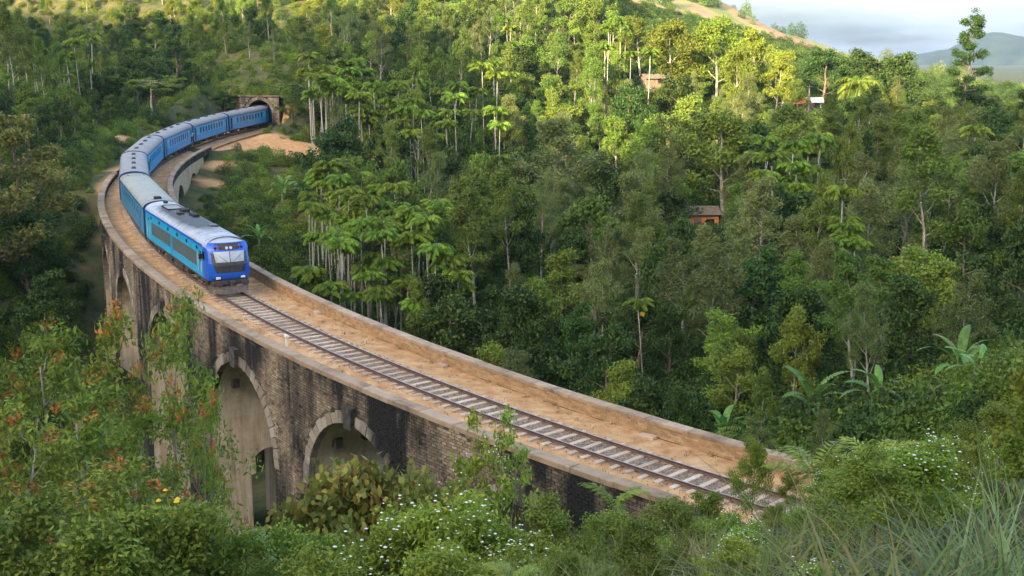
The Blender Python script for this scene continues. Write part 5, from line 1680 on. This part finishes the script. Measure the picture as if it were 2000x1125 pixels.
size = r.uniform(.6, 1.35, nU)
size[(np.abs(uox) < 9) & (usx < 203)] *= .6
size[(usx > 186) & (usx < 203.5) & (uox > 0) & (uox < 13)] *= .55
size[(usx >= 203.5) & (usx < 209) & (np.abs(uox) < 7)] *= .55
size[bare_] *= .35
scrub = (uox > 0) & (upx[:, 0] < 650) & (upx[:, 0] > 370) & (upx[:, 1] > 250) & (upx[:, 1] < 420); size[scrub] *= .9
ume = bpy.data.meshes.new('undergrowth'); ume.vertices.add(nU); ume.vertices.foreach_set('co', np.stack([ux, uy, uz - .15], -1).astype(np.float32).ravel())
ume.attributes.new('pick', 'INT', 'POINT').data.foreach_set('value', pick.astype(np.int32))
ume.attributes.new('turn', 'FLOAT_VECTOR', 'POINT').data.foreach_set('vector', np.stack([r.normal(0, .12, nU), r.normal(0, .12, nU), r.uniform(0, 6.28, nU)], -1).astype(np.float32).ravel())
ume.attributes.new('size', 'FLOAT_VECTOR', 'POINT').data.foreach_set('vector', np.stack([size, size, size * r.uniform(.7, 1.5, nU)], -1).astype(np.float32).ravel())
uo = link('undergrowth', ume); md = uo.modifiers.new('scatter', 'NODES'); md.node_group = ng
tag(uo, 'tangled green undergrowth covering the slopes between the trees', 'undergrowth', kind='stuff')

# trees dotted along the far sunlit ridge, too small to tell apart
nR = 420
rx = r.uniform(-60, 330, nR); ry = 640 + r.normal(0, 34, nR) - 25
kz = (vnoise(rx, ry, .03, 81) + .4 * vnoise(rx, ry, .09, 82) > .34) | ((np.abs(ry - 640) < 6) & (r.random(420) < .5))
rx, ry = rx[kz], ry[kz]; rzz = height(rx, ry); nR = len(rx)
rme = bpy.data.meshes.new('ridge_wood'); rme.vertices.add(nR); rme.vertices.foreach_set('co', np.stack([rx, ry, rzz - .3], -1).astype(np.float32).ravel())
sz_ = r.uniform(1.6, 4.2, nR)
rme.attributes.new('pick', 'INT', 'POINT').data.foreach_set('value', r.integers(0, 2, nR).astype(np.int32))
rme.attributes.new('turn', 'FLOAT_VECTOR', 'POINT').data.foreach_set('vector', np.stack([np.zeros(nR), np.zeros(nR), r.uniform(0, 6.28, nR)], -1).astype(np.float32).ravel())
rme.attributes.new('size', 'FLOAT_VECTOR', 'POINT').data.foreach_set('vector', np.stack([sz_ * .75, sz_ * .75, sz_ * r.uniform(.8, 1.9, nR)], -1).astype(np.float32).ravel())
ro = link('ridge_wood', rme); md = ro.modifiers.new('scatter', 'NODES'); md.node_group = ng
tag(ro, 'far off dark trees dotted along the sunlit ridge', 'wood', kind='stuff')

# ------------------------------------------------------------------ foreground plants
def proto_plant(key, seed, bark, leafm, h, tr, cb, cr, nb, ntip, clump, per, L, Wd, extra=None, flat=.8, **kw):
    r = np.random.default_rng(seed)
    mb, tips = tree_skeleton(r, h, tr, cb, cr, nb, n_tip=ntip, **kw)
    V, Q = foliage(r, tips, clump, per, L, Wd, flat, up=.5)
    PROTO[key] = (mb.mesh('stem', M[bark], True), quad_mesh('foliage', V, Q, M[leafm]), float(np.quantile(V[:, 2], .985)))
    if extra == 'flame':
        T = sorted([p for p, s in tips], key=lambda q: -q[2])
        T = [T[i] for i in range(int(len(T) * .6)) if r.random() < .33]
        V, Q = foliage(r, [(np.array(p) + np.array([0, 0, .35]), 1.0) for p in T], .2, 20, .13, .055, .7)
        PROTO[key + '_x'] = [('blossom', quad_mesh('blossom', V, Q, M['leaf_flame']))]
    if extra in ('white', 'yellow'):
        T = [p for p, s in tips if p[2] > h * .4]
        C = np.concatenate([np.array(p) + r.normal(0, .16, (5, 3)) + np.array([0, 0, clump * .7]) for p in T if r.random() < (.11 if extra == 'white' else .35)])
        b = MB()
        for c in C:
            rad_ = r.uniform(.018, .036) if extra == 'white' else r.uniform(.04, .08)
            ring = [(c[0] + rad_ * math.cos(a), c[1] + rad_ * math.sin(a), c[2]) for a in np.linspace(0, 5.24, 6)]
            b.add(ring + [(c[0], c[1], c[2] + rad_ * .6), (c[0], c[1], c[2] - rad_ * .5)], [(j, (j + 1) % 6, 6) for j in range(6)] + [((j + 1) % 6, j, 7) for j in range(6)])
        PROTO[key + '_x'] = [('blossom', b.mesh('blossom', M['flower_' + extra]))]


for i in range(3):
    proto_plant('flame%d' % i, 600 + i, 'bark_pale', 'leaf_front', 9, .11, .18, 3.2, 11, 7, .55, 46, .19, .07, extra='flame', rise=.75)
    proto_plant('bush%d' % i, 610 + i, 'bark_brown', 'leaf_front', 4, .05, .08, 1.7, 16, 7, .42, 78, .115, .05, rise=.8)
    proto_plant('lime%d' % i, 620 + i, 'stem_green', 'leaf_lime', 2.4, .03, .06, 1.3, 15, 7, .34, 60, .11, .042, extra='white', rise=.8)
for i in range(2):
    proto_plant('bigleaf%d' % i, 630 + i, 'bark_brown', 'leaf_broad', 4, .06, .15, 2.3, 14, 7, .5, 34, .20, .14, rise=.7)
    proto_plant('sapling%d' % i, 640 + i, 'stem_green', 'leaf_lime', 5, .03, .15, .95, 12, 3, .30, 16, .17, .075, extra='white', rise=.8)
proto_plant('yellowbush0', 650, 'bark_brown', 'leaf_yellow', 3, .04, .1, 1.2, 12, 5, .35, 40, .2, .08, extra='yellow', rise=.8)
proto_plant('vine0', 651, 'bark_brown', 'leaf_yellow', 4, .04, .1, 1.3, 12, 5, .42, 34, .24, .10, rise=.8)
mb, tips = tree_skeleton(np.random.default_rng(660), 4, .03, .15, 1.3, 12, n_tip=5, rise=1.1); PROTO['twig0'] = (mb.mesh('stem', M['bark_brown'], True), None, 4)
NAMES.update({'flame': ('flame_tree', 'tree'), 'bush': ('leafy_bush', 'bush'), 'lime': ('flowering_shrub', 'shrub'), 'bigleaf': ('broad_leaved_shrub', 'shrub'), 'sapling': ('sapling', 'sapling'), 'yellowbush': ('yellow_flowering_bush', 'bush'), 'vine': ('yellow_leaved_bush', 'bush'), 'twig': ('dry_twiggy_shrub', 'shrub')})


def fern(px, d, ptop, label, n=9, leafm='leaf_light', L=1.5, name='fern', rz=0, up=1.25):
    r = np.random.default_rng(int(px * 7 + d))
    x, y, z = on_ground(px, 1000, d)
    top = at(px, ptop, d)[2]
    hh = max(top - z, .5)
    root = empty(name, (x, y, z)); tag(root, label, 'fern')
    st_ = MB(); sh_ = max(hh - L * .75, .1); st_.tube([(0, 0, -.3), (.05, 0, sh_ * .5), (0, 0, sh_)], [.06, .045, .03], 7); st_.build('stem', M['stem_green'], root)
    for i in range(n):
        V, Q, mi = merge([(a, b, 0) for a, b in frond(r, L * r.uniform(.8, 1.1), up - .9 * i / n, -.35 + r.normal(0, .15), 20, .34 * L / 1.5, .09, .25, 10)])
        o = link('frond', quad_mesh('frond', V, Q, M[leafm]), root); o.location = (0, 0, sh_); o.rotation_euler = (0, 0, rz + i * 2.4)
    return root


def fore(key, px, d, ptop, label, group=None, sxy=1.0, rz=None):
    x, y, z = on_ground(px, 1000, d)
    top = at(px, ptop, d)[2]
    sc = max((top - z) / PROTO[key][2], .3)
    return put_tree(key, (x, y, z), sc, label, group, rz, None, min(sxy / (sc ** .5), 1.6))


ORD = ['tallest', 'second', 'third']
for i, (px, d, ptop, w, lab) in enumerate([
    (345, 46, 596, .8, 'flame tipped tree reaching up to the coping beside the train, rightmost'), (225, 45, 640, 1.0, 'flame tipped tree before the third arch from the right'), (110, 44, 665, 1.1, 'flame tipped tree left of the farthest visible pier'),
    (20, 42, 690, 1.1, 'flame tipped tree cut by the left edge, upper one'), (262, 38, 800, .9, 'orange flowered tree in front of the tall middle piers'), (170, 35, 780, 1.1, 'orange flowered tree in the middle of the lower left mass'),
    (40, 33, 820, 1.1, 'orange flowered tree low at the left edge'), (400, 37, 800, .5, 'thin orange flowered tree overlapping the second arch'), (260, 29, 900, 1.1, 'green tree with few orange tips near the bottom left'), (120, 27, 940, 1.2, 'leafy tree with orange tips in the bottom left corner')]):
    fore('flame%d' % (i % 3), px, d, ptop, lab, 'orange flowered trees at lower left', w)
for i, (px, d, ptop, w, lab) in enumerate([(60, 24, 1000, 1.4, 'dark leafy bush in the bottom left corner'), (200, 23, 1010, 1.3, 'leafy bush second from the left along the bottom'), (330, 24, 1000, 1.2, 'leafy bush below the tall piers at the bottom edge'), (440, 26, 1005, 1.0, 'leafy bush just left of the striped frond'),
    (1080, 31, 985, 1.0, 'dark bush below the broken end of the coping'), (1180, 31, 1005, 1.0, 'bush below the hanging compound leaf'), (1290, 31, 975, 1.1, 'bush hiding the foot of the viaduct at its near end'), (1380, 30, 965, .8, 'bush crowding the near end of the track'),
    (1468, 31, 862, .45, 'tall leafy bush standing before the parapet end'), (1545, 30, 950, .6, 'leafy bush right of the tallest bush'), (1620, 28, 975, .6, 'bush beside the fern like plant'), (590, 26, 1040, 1.0, 'bush at the bottom edge right of the striped frond'), (640, 22, 1075, 1.0, 'low bush at the bottom under the broad leaved shrubs')]):
    fore('bush%d' % (i % 3), px, d, ptop, lab, 'leafy bushes in the foreground', w)
for i, (px, d, ptop, w, lab) in enumerate([(600, 35, 960, 1.0, 'broad leaved shrub with yellowing leaves at the foot of the dark pier'), (690, 36, 915, 1.0, 'tallest broad leaved shrub in front of the big arch'), (775, 36, 925, .9, 'broad leaved shrub below the right haunch of the big arch'), (840, 34, 955, .8, 'broad leaved shrub nearest the white flowers')]):
    fore('bigleaf%d' % (i % 2), px, d, ptop, lab, 'broad leaved shrubs before the arch', w)
for i, (px, d, ptop, w, lab) in enumerate([(720, 25, 1045, 1.2, 'white flowering shrub lowest on the left'), (800, 26, 1010, 1.2, 'white flowering shrub below the broad leaved shrubs'), (880, 25, 985, 1.2, 'brightest white flowering shrub at bottom centre'), (950, 24, 1005, 1.1, 'white flowering shrub left of the dry twigs'), (1030, 24, 1050, 1.1, 'white flowering shrub right of the dry twigs'), (860, 20, 1075, 1.1, 'low white flowering shrub at the bottom edge'), (1000, 19, 1085, 1.0, 'white flecked shrub at the bottom edge near the centre'),
    (1650, 27, 950, .9, 'white flowering shrub beside the parapet end'), (1720, 28, 880, 1.1, 'white flowering shrub below the banana plants'), (1790, 29, 870, 1.2, 'lime green shrub on top of the right hand mound'), (1860, 28, 862, 1.2, 'lime green shrub at the right of the mound'), (1760, 24, 950, 1.2, 'white flowering shrub in front of the mound'), (1840, 23, 930, 1.1, 'flowering shrub left of the blue green grass'), (1690, 23, 985, 1.0, 'low flowering shrub among the arching grass')]):
    fore('lime%d' % (i % 3), px, d, ptop, lab, 'white flowering shrubs', w)
rr = random.Random(9)
for i in range(30):
    px, d = rr.uniform(1060, 1960), rr.uniform(11, 25)
    x, y, z = on_ground(px, 1000, d); q = to_px(np.array([(x, y, z)]))[0]
    kk = rr.choice(['lime0', 'lime1', 'lime2', 'bush0', 'bush1', 'bush2'])
    put_tree(kk, (x, y, z), rr.uniform(.25, .5) * (1.0 if kk[0] != 'b' else .62), {'lime': 'low lime green weed', 'bush': 'low dark weed'}[kk[:-1]] + (' nearer' if d < 15 else ' midway' if d < 20 else ' farther') + ' on the grassy slope, ' + ('below the viaduct end' if px < 1250 else 'below the near track end' if px < 1400 else 'below the tall bush' if px < 1550 else 'below the feathery fern' if px < 1700 else 'below the right hand mound' if px < 1830 else 'beside the blue green grass'), 'weeds on the grassy slope', None, None, 1.3)
for i, (px, d, ptop, w, lab) in enumerate([(925, 42, 818, .9, 'sapling with white flowers overhanging the coping, left one'), (968, 42, 845, .9, 'sapling standing before the keystone of the near arch'), (1010, 43, 808, .9, 'sapling with white flowers reaching over the rails'), (890, 41, 900, .9, 'low sapling at the foot of the brick face')]):
    fore('sapling%d' % (i % 2), px, d, ptop, lab, 'saplings growing at the viaduct face', w)
fore('twig0', 985, 30, 925, 'dry twiggy shrub in front of the nearest arch', 'dry shrubs'); fore('twig0', 1040, 33, 940, 'second dry twiggy shrub, right of the first', 'dry shrubs', 1.0, 2.0)
fore('yellowbush0', 375, 27, 1015, 'bush with yellow flowers at lower left', None, 1.0)
fore('vine0', 2010, 17, 640, 'yellow leaved bush at the right edge, upper', None, .45); fore('vine0', 2000, 14, 800, 'yellow green bush at the right edge above the grass', None, .5, 1.5); fore('bush1', 1925, 24, 790, 'leafy bush behind the blue green grass', None, .9)
fern(1592, 31, 835, 'fern like plant with upright feathery fronds right of the tall bush', 10, 'leaf_light', 1.9)
fern(1705, 30, 830, 'light green feathery plant before the banana leaves', 9, 'leaf_lime', 1.5)
fern(1200, 36, 925, 'plant with one big hanging compound leaf by the coping end', 4, 'leaf_palm', 1.5)
fern(533, 31, 1005, 'plant with a pale striped upright frond at the pier foot', 4, 'leaf_banana', 1.6)
fern(1000, 17, 1075, 'small fern at the bottom edge', 8, 'leaf_lime', .8)

# grass
def blades(r, base, L, wd, lean, curl, seg=4):
    """curved tapering blades; base (n,3)"""
    n = len(base)
    az = r.uniform(0, 2 * math.pi, n); d = np.stack([np.cos(az), np.sin(az), np.zeros(n)], -1); sd_ = np.stack([-np.sin(az), np.cos(az), np.zeros(n)], -1)
    L = L * r.uniform(.6, 1.25, n); a0 = r.uniform(.02, lean, n); cu = curl * r.uniform(.4, 1.4, n)
    P = base.copy(); V = []
    for k in range(seg + 1):
        t = k / seg
        w = (wd * (1 - t) ** .7 * (.6 + .4 * (t < .6)) + .0008)
        V += [P + sd_ * w, P - sd_ * w]
        a = a0 + cu * t
        P = P + (d * np.sin(a)[:, None] + np.array([0, 0, 1.0]) * np.cos(a)[:, None]) * (L / seg)[:, None]
    V = np.stack(V, 1)
    Q = np.concatenate([np.stack([np.arange(n) * (2 * seg + 2) + 2 * k, np.arange(n) * (2 * seg + 2) + 2 * k + 1, np.arange(n) * (2 * seg + 2) + 2 * k + 3, np.arange(n) * (2 * seg + 2) + 2 * k + 2], -1) for k in range(seg)])
    return V.reshape(-1, 3), Q


r = np.random.default_rng(71)
n = 15000
gy_ = 5 + 33 * r.random(n) ** .8; gx_ = gy_ * r.uniform(-.5, .55, n)
gs, go_ = track_coords(gx_, gy_)
k_ = (go_ < -4.8) & (vnoise(gx_, gy_, .6, 72) + .5 * vnoise(gx_, gy_, 1.7, 73) > -.2)
gx_, gy_ = gx_[k_], gy_[k_]
wb = []
for c_ in range(150):
    sw = r.uniform(3, 70); ow = r.choice([-2.75, -2.0, 3.25, 2.6]) + r.normal(0, .2); sp_ = r.uniform(.06, .2)
    wb += [pt(sw + r.normal(0, sp_), ow + r.normal(0, sp_), -.36) for _ in range(int(r.integers(6, 22)))]
VW, QW = blades(r, np.array(wb), .24, .012, .9, 1.3)
tag(link('deck_weeds', quad_mesh('deck_weeds', VW, QW, M['grass'])), 'small weed tufts along the edges of the deck', 'weeds', kind='stuff')
V, Q = blades(r, np.stack([gx_, gy_, height(gx_, gy_) - .05], -1), .62, .02, .7, 1.5)
tag(link('grass', quad_mesh('grass', V, Q, M['grass'])), 'rough green grass on the slope at the bottom of the picture', 'grass', kind='stuff')


def grass_clump(px, d, n, L, wd, lean, curl, mat, label, spread=.25):
    r = np.random.default_rng(int(px + d * 10))
    x, y, z = on_ground(px, 1000, d)
    B = np.stack([r.normal(0, spread, n), r.normal(0, spread, n), np.full(n, -.1)], -1)
    V, Q = blades(r, B, L, wd, lean, curl, 7)
    o = link('grass_clump', quad_mesh('grass_clump', V, Q, M[mat])); o.location = (x, y, z)
    tag(o, label, 'grass clump', 'grass clumps on the slope')


grass_clump(1950, 9.5, 260, 1.5, .019, .6, 1.1, 'grass_blue', 'big blue green grass clump at the right edge', .3)
grass_clump(1880, 10.5, 130, 1.25, .018, .6, 1.3, 'grass_blue', 'blue green grass clump left of the biggest one')
grass_clump(2040, 9, 160, 1.6, .019, .5, .9, 'grass_blue', 'blue green grass clump cut by the right edge')
grass_clump(1700, 8.2, 100, 2.0, .020, .8, 1.9, 'grass', 'arching green grass clump at bottom right')
grass_clump(1580, 8.6, 90, 1.9, .020, .8, 2.0, 'grass', 'arching grass clump left of the bottom right one')
grass_clump(1800, 7.8, 100, 1.8, .020, .8, 1.9, 'grass', 'arching grass clump below the blue green grass')
grass_clump(1030, 14, 200, 1.2, .007, .5, 1.0, 'grass', 'upright grass clump at bottom centre')
grass_clump(1330, 15, 220, 1.1, .008, .6, 1.2, 'grass', 'grass clump at the bottom below the track end')
grass_clump(1450, 13, 220, 1.0, .008, .6, 1.3, 'grass', 'grass clump at the bottom under the tall bush')
gr_ = random.Random(31)
for i in range(26):
    px, d = gr_.uniform(1080, 1920), gr_.uniform(9.5, 20)
    grass_clump(px, d, 70, gr_.uniform(.7, 1.25), .018, .7, gr_.uniform(1.1, 1.9), 'grass', ('fine ' if i % 3 == 0 else 'tufted ' if i % 3 == 1 else 'leaning ') + 'green grass clump ' + ('nearer' if d < 13 else 'midway' if d < 16.5 else 'farther') + ' on the slope, ' + ('below the viaduct end' if px < 1250 else 'below the near track end' if px < 1400 else 'below the tall bush' if px < 1550 else 'below the feathery fern' if px < 1700 else 'below the right hand mound' if px < 1830 else 'beside the blue green grass'), .16)
grass_clump(1200, 15, 200, 1.0, .008, .6, 1.3, 'grass', 'grass clump at the bottom right of centre')

# ------------------------------------------------------------------ huts and poles
M['roof_red'] = simple_mat('rusty_red_roof', (.30, .055, .03), (.42, .10, .05), scale=2, rough=.7, stretch=(1, 6, 1))
M['roof_white'] = simple_mat('zinc_roof', (.55, .56, .57), (.68, .69, .70), scale=2, rough=.5)
M['wall_orange'] = simple_mat('orange_wall', (.55, .22, .07), (.66, .30, .11), scale=1.5, rough=.9)
M['wall_plain'] = simple_mat('plain_wall', (.42, .38, .32), (.52, .48, .41), scale=1.5, rough=.9)
M['wood'] = simple_mat('weathered_wood', (.16, .12, .08), (.28, .22, .16), scale=4, rough=.9, stretch=(1, 1, .2))


def hut(loc, rz, w, d, h, roofm, wallm, label, open_front=False):
    root = empty('hut', loc, (0, 0, rz)); tag(root, label, 'hut')
    t = .15
    mb = MB()
    for y in ((d / 2 - t / 2,) if open_front else (d / 2 - t / 2, -d / 2 + t / 2)): mb.box((0, y, h / 2 - .4), (w, t, h + .8))
    for x in (-w / 2 + t / 2, w / 2 - t / 2): mb.box((x, 0, h / 2 - .4), (t, d - 2 * t, h + .8))
    wl_ = mb.build('wall', wallm, root)
    if not open_front:
        mb = MB(); mb.box((-w * .2, -d / 2 - .02, 1.0), (.9, .06, 2.0)); mb.build('door', M['wood'], root)
        mb = MB(); mb.box((w * .22, -d / 2 - .02, 1.45), (1.0, .06, .9)); f = mb.build('window', M['shut'], root)
        mb = MB(); mb.box((w * .22, -d / 2 - .06, .98), (1.15, .1, .06)); mb.build('sill', M['wood'], f)
    else:
        for x in (-w / 2 + .1, 0, w / 2 - .1):
            mb = MB(); mb.tube([(x, -d / 2 + .1, -.6), (x, -d / 2 + .1, h)], .06, 7); mb.build('post', M['wood'], root)
    n = 12; mb = MB()
    for sgn in (-1, 1):                                 # corrugated slopes
        for i in range(n * 2):
            x0_, x1_ = -w / 2 - .35 + i * (w + .7) / (2 * n), -w / 2 - .35 + (i + 1) * (w + .7) / (2 * n)
            z0_, z1_ = (.03 if i % 2 else 0), (0 if i % 2 else .03)
            mb.add([(x0_, 0, h + .75 + z0_), (x1_, 0, h + .75 + z1_), (x1_, sgn * (d / 2 + .5), h - .12 + z1_), (x0_, sgn * (d / 2 + .5), h - .12 + z0_)], [(0, 1, 2, 3)])
            mb.add([(x0_, 0, h + .71 + z0_), (x1_, 0, h + .71 + z1_), (x1_, sgn * (d / 2 + .5), h - .16 + z1_), (x0_, sgn * (d / 2 + .5), h - .16 + z0_)], [(3, 2, 1, 0)])
    mb.build('roof', roofm, root)
    for x in (-w / 2 + .07, w / 2 - .07):
        mb = MB(); mb.add([(x, -d / 2 + .05, h), (x, d / 2 - .05, h), (x, 0, h + .7)], [(0, 1, 2)]); mb.build('gable', wallm, root)
    return root


x, y, z = on_ground(1552, 205, 216); hut((x, y, z + .2), .12, 4.4, 3.2, 2.3, M['roof_red'], M['wall_plain'], 'open shed with rusty red roof beside the bare earth bank on the ridge', True)
x, y, z = on_ground(1588, 205, 219); hut((x, y, z + .1), -.1, 2.6, 2.4, 2.0, M['roof_white'], M['wall_plain'], 'small hut with pale zinc roof just right of the red roofed shed')
x, y, z = on_ground(1368, 425, 150); hut((x, y, z + .3), .1, 3.8, 3.2, 2.6, M['wood'], M['wall_orange'], 'orange walled hut half hidden in the thick of the wood')
x, y, z = on_ground(1275, 150, 232); hut((x, y, z + .2), .3, 4.0, 3.2, 2.0, M['wood'], M['wood'], 'grey roofed hut among the ridge trees')
x, y, z = on_ground(782, 245, 214); hut((x, y, z + .2), -.2, 3.6, 3.0, 2.3, M['wood'], M['wall_plain'], 'drab hut above the grove behind the dirt yard')


def pole(px, pb, d, ptop, label):
    x, y, z = on_ground(px, pb, d); h = max(at(px, ptop, d)[2] - z, 3)
    root = empty('utility_pole', (x, y, z)); tag(root, label, 'utility pole')
    mb = MB(); mb.tube([(0, 0, -.5), (0, 0, h)], [.13, .08], 8); mb.build('shaft', M['bark_pale'], root)
    mb = MB(); mb.box((0, 0, h - .35), (1.1, .09, .09)); mb.build('crossarm', M['wood'], root)


pole(299, 240, 214, 193, 'pale utility pole on the bank behind the train')
pole(1579, 215, 214, 165, 'utility pole beside the red roofed shed')

# a red flowering shrub on the slope
V, Q = leaves(np.random.default_rng(5).normal(0, .55, (260, 3)) * np.array([1.1, 1.1, .7]) + np.array([0, 0, 1.5]), .3, .2, np.random.default_rng(6))
x, y, z = on_ground(764, 300, 196)
rs = empty('red_flowering_shrub', (x, y, z + 1.2)); rs.scale = (1.1,) * 3
tag(rs, 'shrub with red flowers behind the areca grove', 'shrub')
link('blossom', quad_mesh('blossom', V, Q, M['flower_red']), rs); mb = MB(); mb.tube([(0, 0, -2), (.1, 0, 1.5)], [.07, .03], 6); mb.build('stem', M['bark_brown'], rs)

# ------------------------------------------------------------------ passengers in the doorways
def person(car, door_x, side, shirt, trousers, label, arm=1):
    """standing in a doorway, leaning out; one continuous skinned body"""
    J = {'pelvis': (0, 0, .95, .13), 'waist': (.02, 0, 1.1, .12), 'chest': (.05, 0, 1.32, .15), 'neck': (.07, 0, 1.49, .055), 'head': (.10, 0, 1.62, .095), 'crown': (.11, 0, 1.74, .075),
         'sl': (.05, .17, 1.42, .06), 'el': (.16, .30, 1.28, .042), 'wl': (.10, .42, 1.48, .034), 'hl': (.08, .44, 1.56, .036), 'sr': (.05, -.17, 1.42, .06), 'er': (.10, -.27, 1.2, .042), 'wr': (.25, -.25, 1.1, .034), 'hr': (.31, -.24, 1.08, .036),
         'pl': (0, .09, .88, .10), 'kl': (.05, .1, .5, .065), 'al': (0, .1, .1, .045), 'fl': (.13, .1, .04, .04), 'pr': (0, -.09, .88, .10), 'kr': (.02, -.1, .5, .065), 'ar': (-.03, -.1, .1, .045), 'fr': (.1, -.1, .04, .04)}
    E_ = [('pelvis', 'waist'), ('waist', 'chest'), ('chest', 'neck'), ('neck', 'head'), ('head', 'crown'), ('chest', 'sl'), ('sl', 'el'), ('el', 'wl'), ('wl', 'hl'), ('chest', 'sr'), ('sr', 'er'), ('er', 'wr'), ('wr', 'hr'), ('pelvis', 'pl'), ('pl', 'kl'), ('kl', 'al'), ('al', 'fl'), ('pelvis', 'pr'), ('pr', 'kr'), ('kr', 'ar'), ('ar', 'fr')]
    ks = list(J)
    me = bpy.data.meshes.new('person'); me.from_pydata([J[k][:3] for k in ks], [(ks.index(a), ks.index(b)) for a, b in E_], [])
    ob = bpy.data.objects.new('person_shape', me); COL.objects.link(ob)
    sk = ob.modifiers.new('skin', 'SKIN'); ob.modifiers.new('sub', 'SUBSURF').levels = 1
    lay = me.skin_vertices[0] if me.skin_vertices else None
    for i, k in enumerate(ks):
        me.skin_vertices[0].data[i].radius = (J[k][3], J[k][3]); me.skin_vertices[0].data[i].use_root = (k == 'pelvis')
    dg = bpy.context.evaluated_depsgraph_get(); nm = bpy.data.meshes.new_from_object(ob.evaluated_get(dg)); bpy.data.objects.remove(ob)
    skin = M.setdefault('skin', simple_mat('skin', (.20, .10, .06), rough=.6)); hair = M.setdefault('hair', simple_mat('hair', (.012, .01, .01), rough=.6))
    nm.materials.clear()
    for m_ in (shirt, trousers, skin, hair): nm.materials.append(m_)
    for p in nm.polygons:
        c = p.center; p.use_smooth = True
        p.material_index = 3 if c.z > 1.66 or (c.z > 1.6 and c.x < .06) else 2 if c.z > 1.47 and abs(c.y) < .12 else 2 if (abs(c.y) > .25 and c.z > 1.3 and c.y > .36) or c.x > .2 and c.z > .9 else 0 if c.z > .93 else 1 if c.z > .1 else 3
    o = link('person', nm)
    bpy.context.view_layer.update()
    yaw = car.rotation_euler.z
    base = Matrix.Translation(car.location) @ car.rotation_euler.to_matrix().to_4x4()
    o.location = base @ Vector((door_x, side * (HW - .06), ZB + .07)); o.rotation_euler = (0, .12, yaw + side * math.pi / 2)
    tag(o, label, 'person')


M['shirt_green'] = simple_mat('green_shirt', (.02, .30, .20), rough=.9); M['shirt_white'] = simple_mat('white_shirt', (.70, .70, .68), rough=.9); M['trousers'] = simple_mat('dark_trousers', (.03, .03, .05), rough=.9)
person(coaches[1], 9.15, 1, M['shirt_green'], M['trousers'], 'person in green leaning out of the coach door at the bend')
person(coaches[2], -9.15, 1, M['shirt_white'], M['trousers'], 'person in white shirt standing in the doorway of a coach')

# ------------------------------------------------------------------ haze
hz = MB(); hz.box((0, 1800, 18), (5600, 5200, 250))
m = bpy.data.materials.new('haze'); m.use_nodes = True; n_ = m.node_tree.nodes; n_.clear()
o_ = n_.new('ShaderNodeOutputMaterial'); pv = n_.new('ShaderNodeVolumePrincipled'); pv.inputs['Color'].default_value = (.36, .60, 1, 1); pv.inputs['Density'].default_value = .00007; pv.inputs['Anisotropy'].default_value = 0.1
m.node_tree.links.new(pv.outputs[0], o_.inputs['Volume'])
tag(hz.build('haze', m), 'thin blue haze over the far hills', 'haze', kind='stuff')
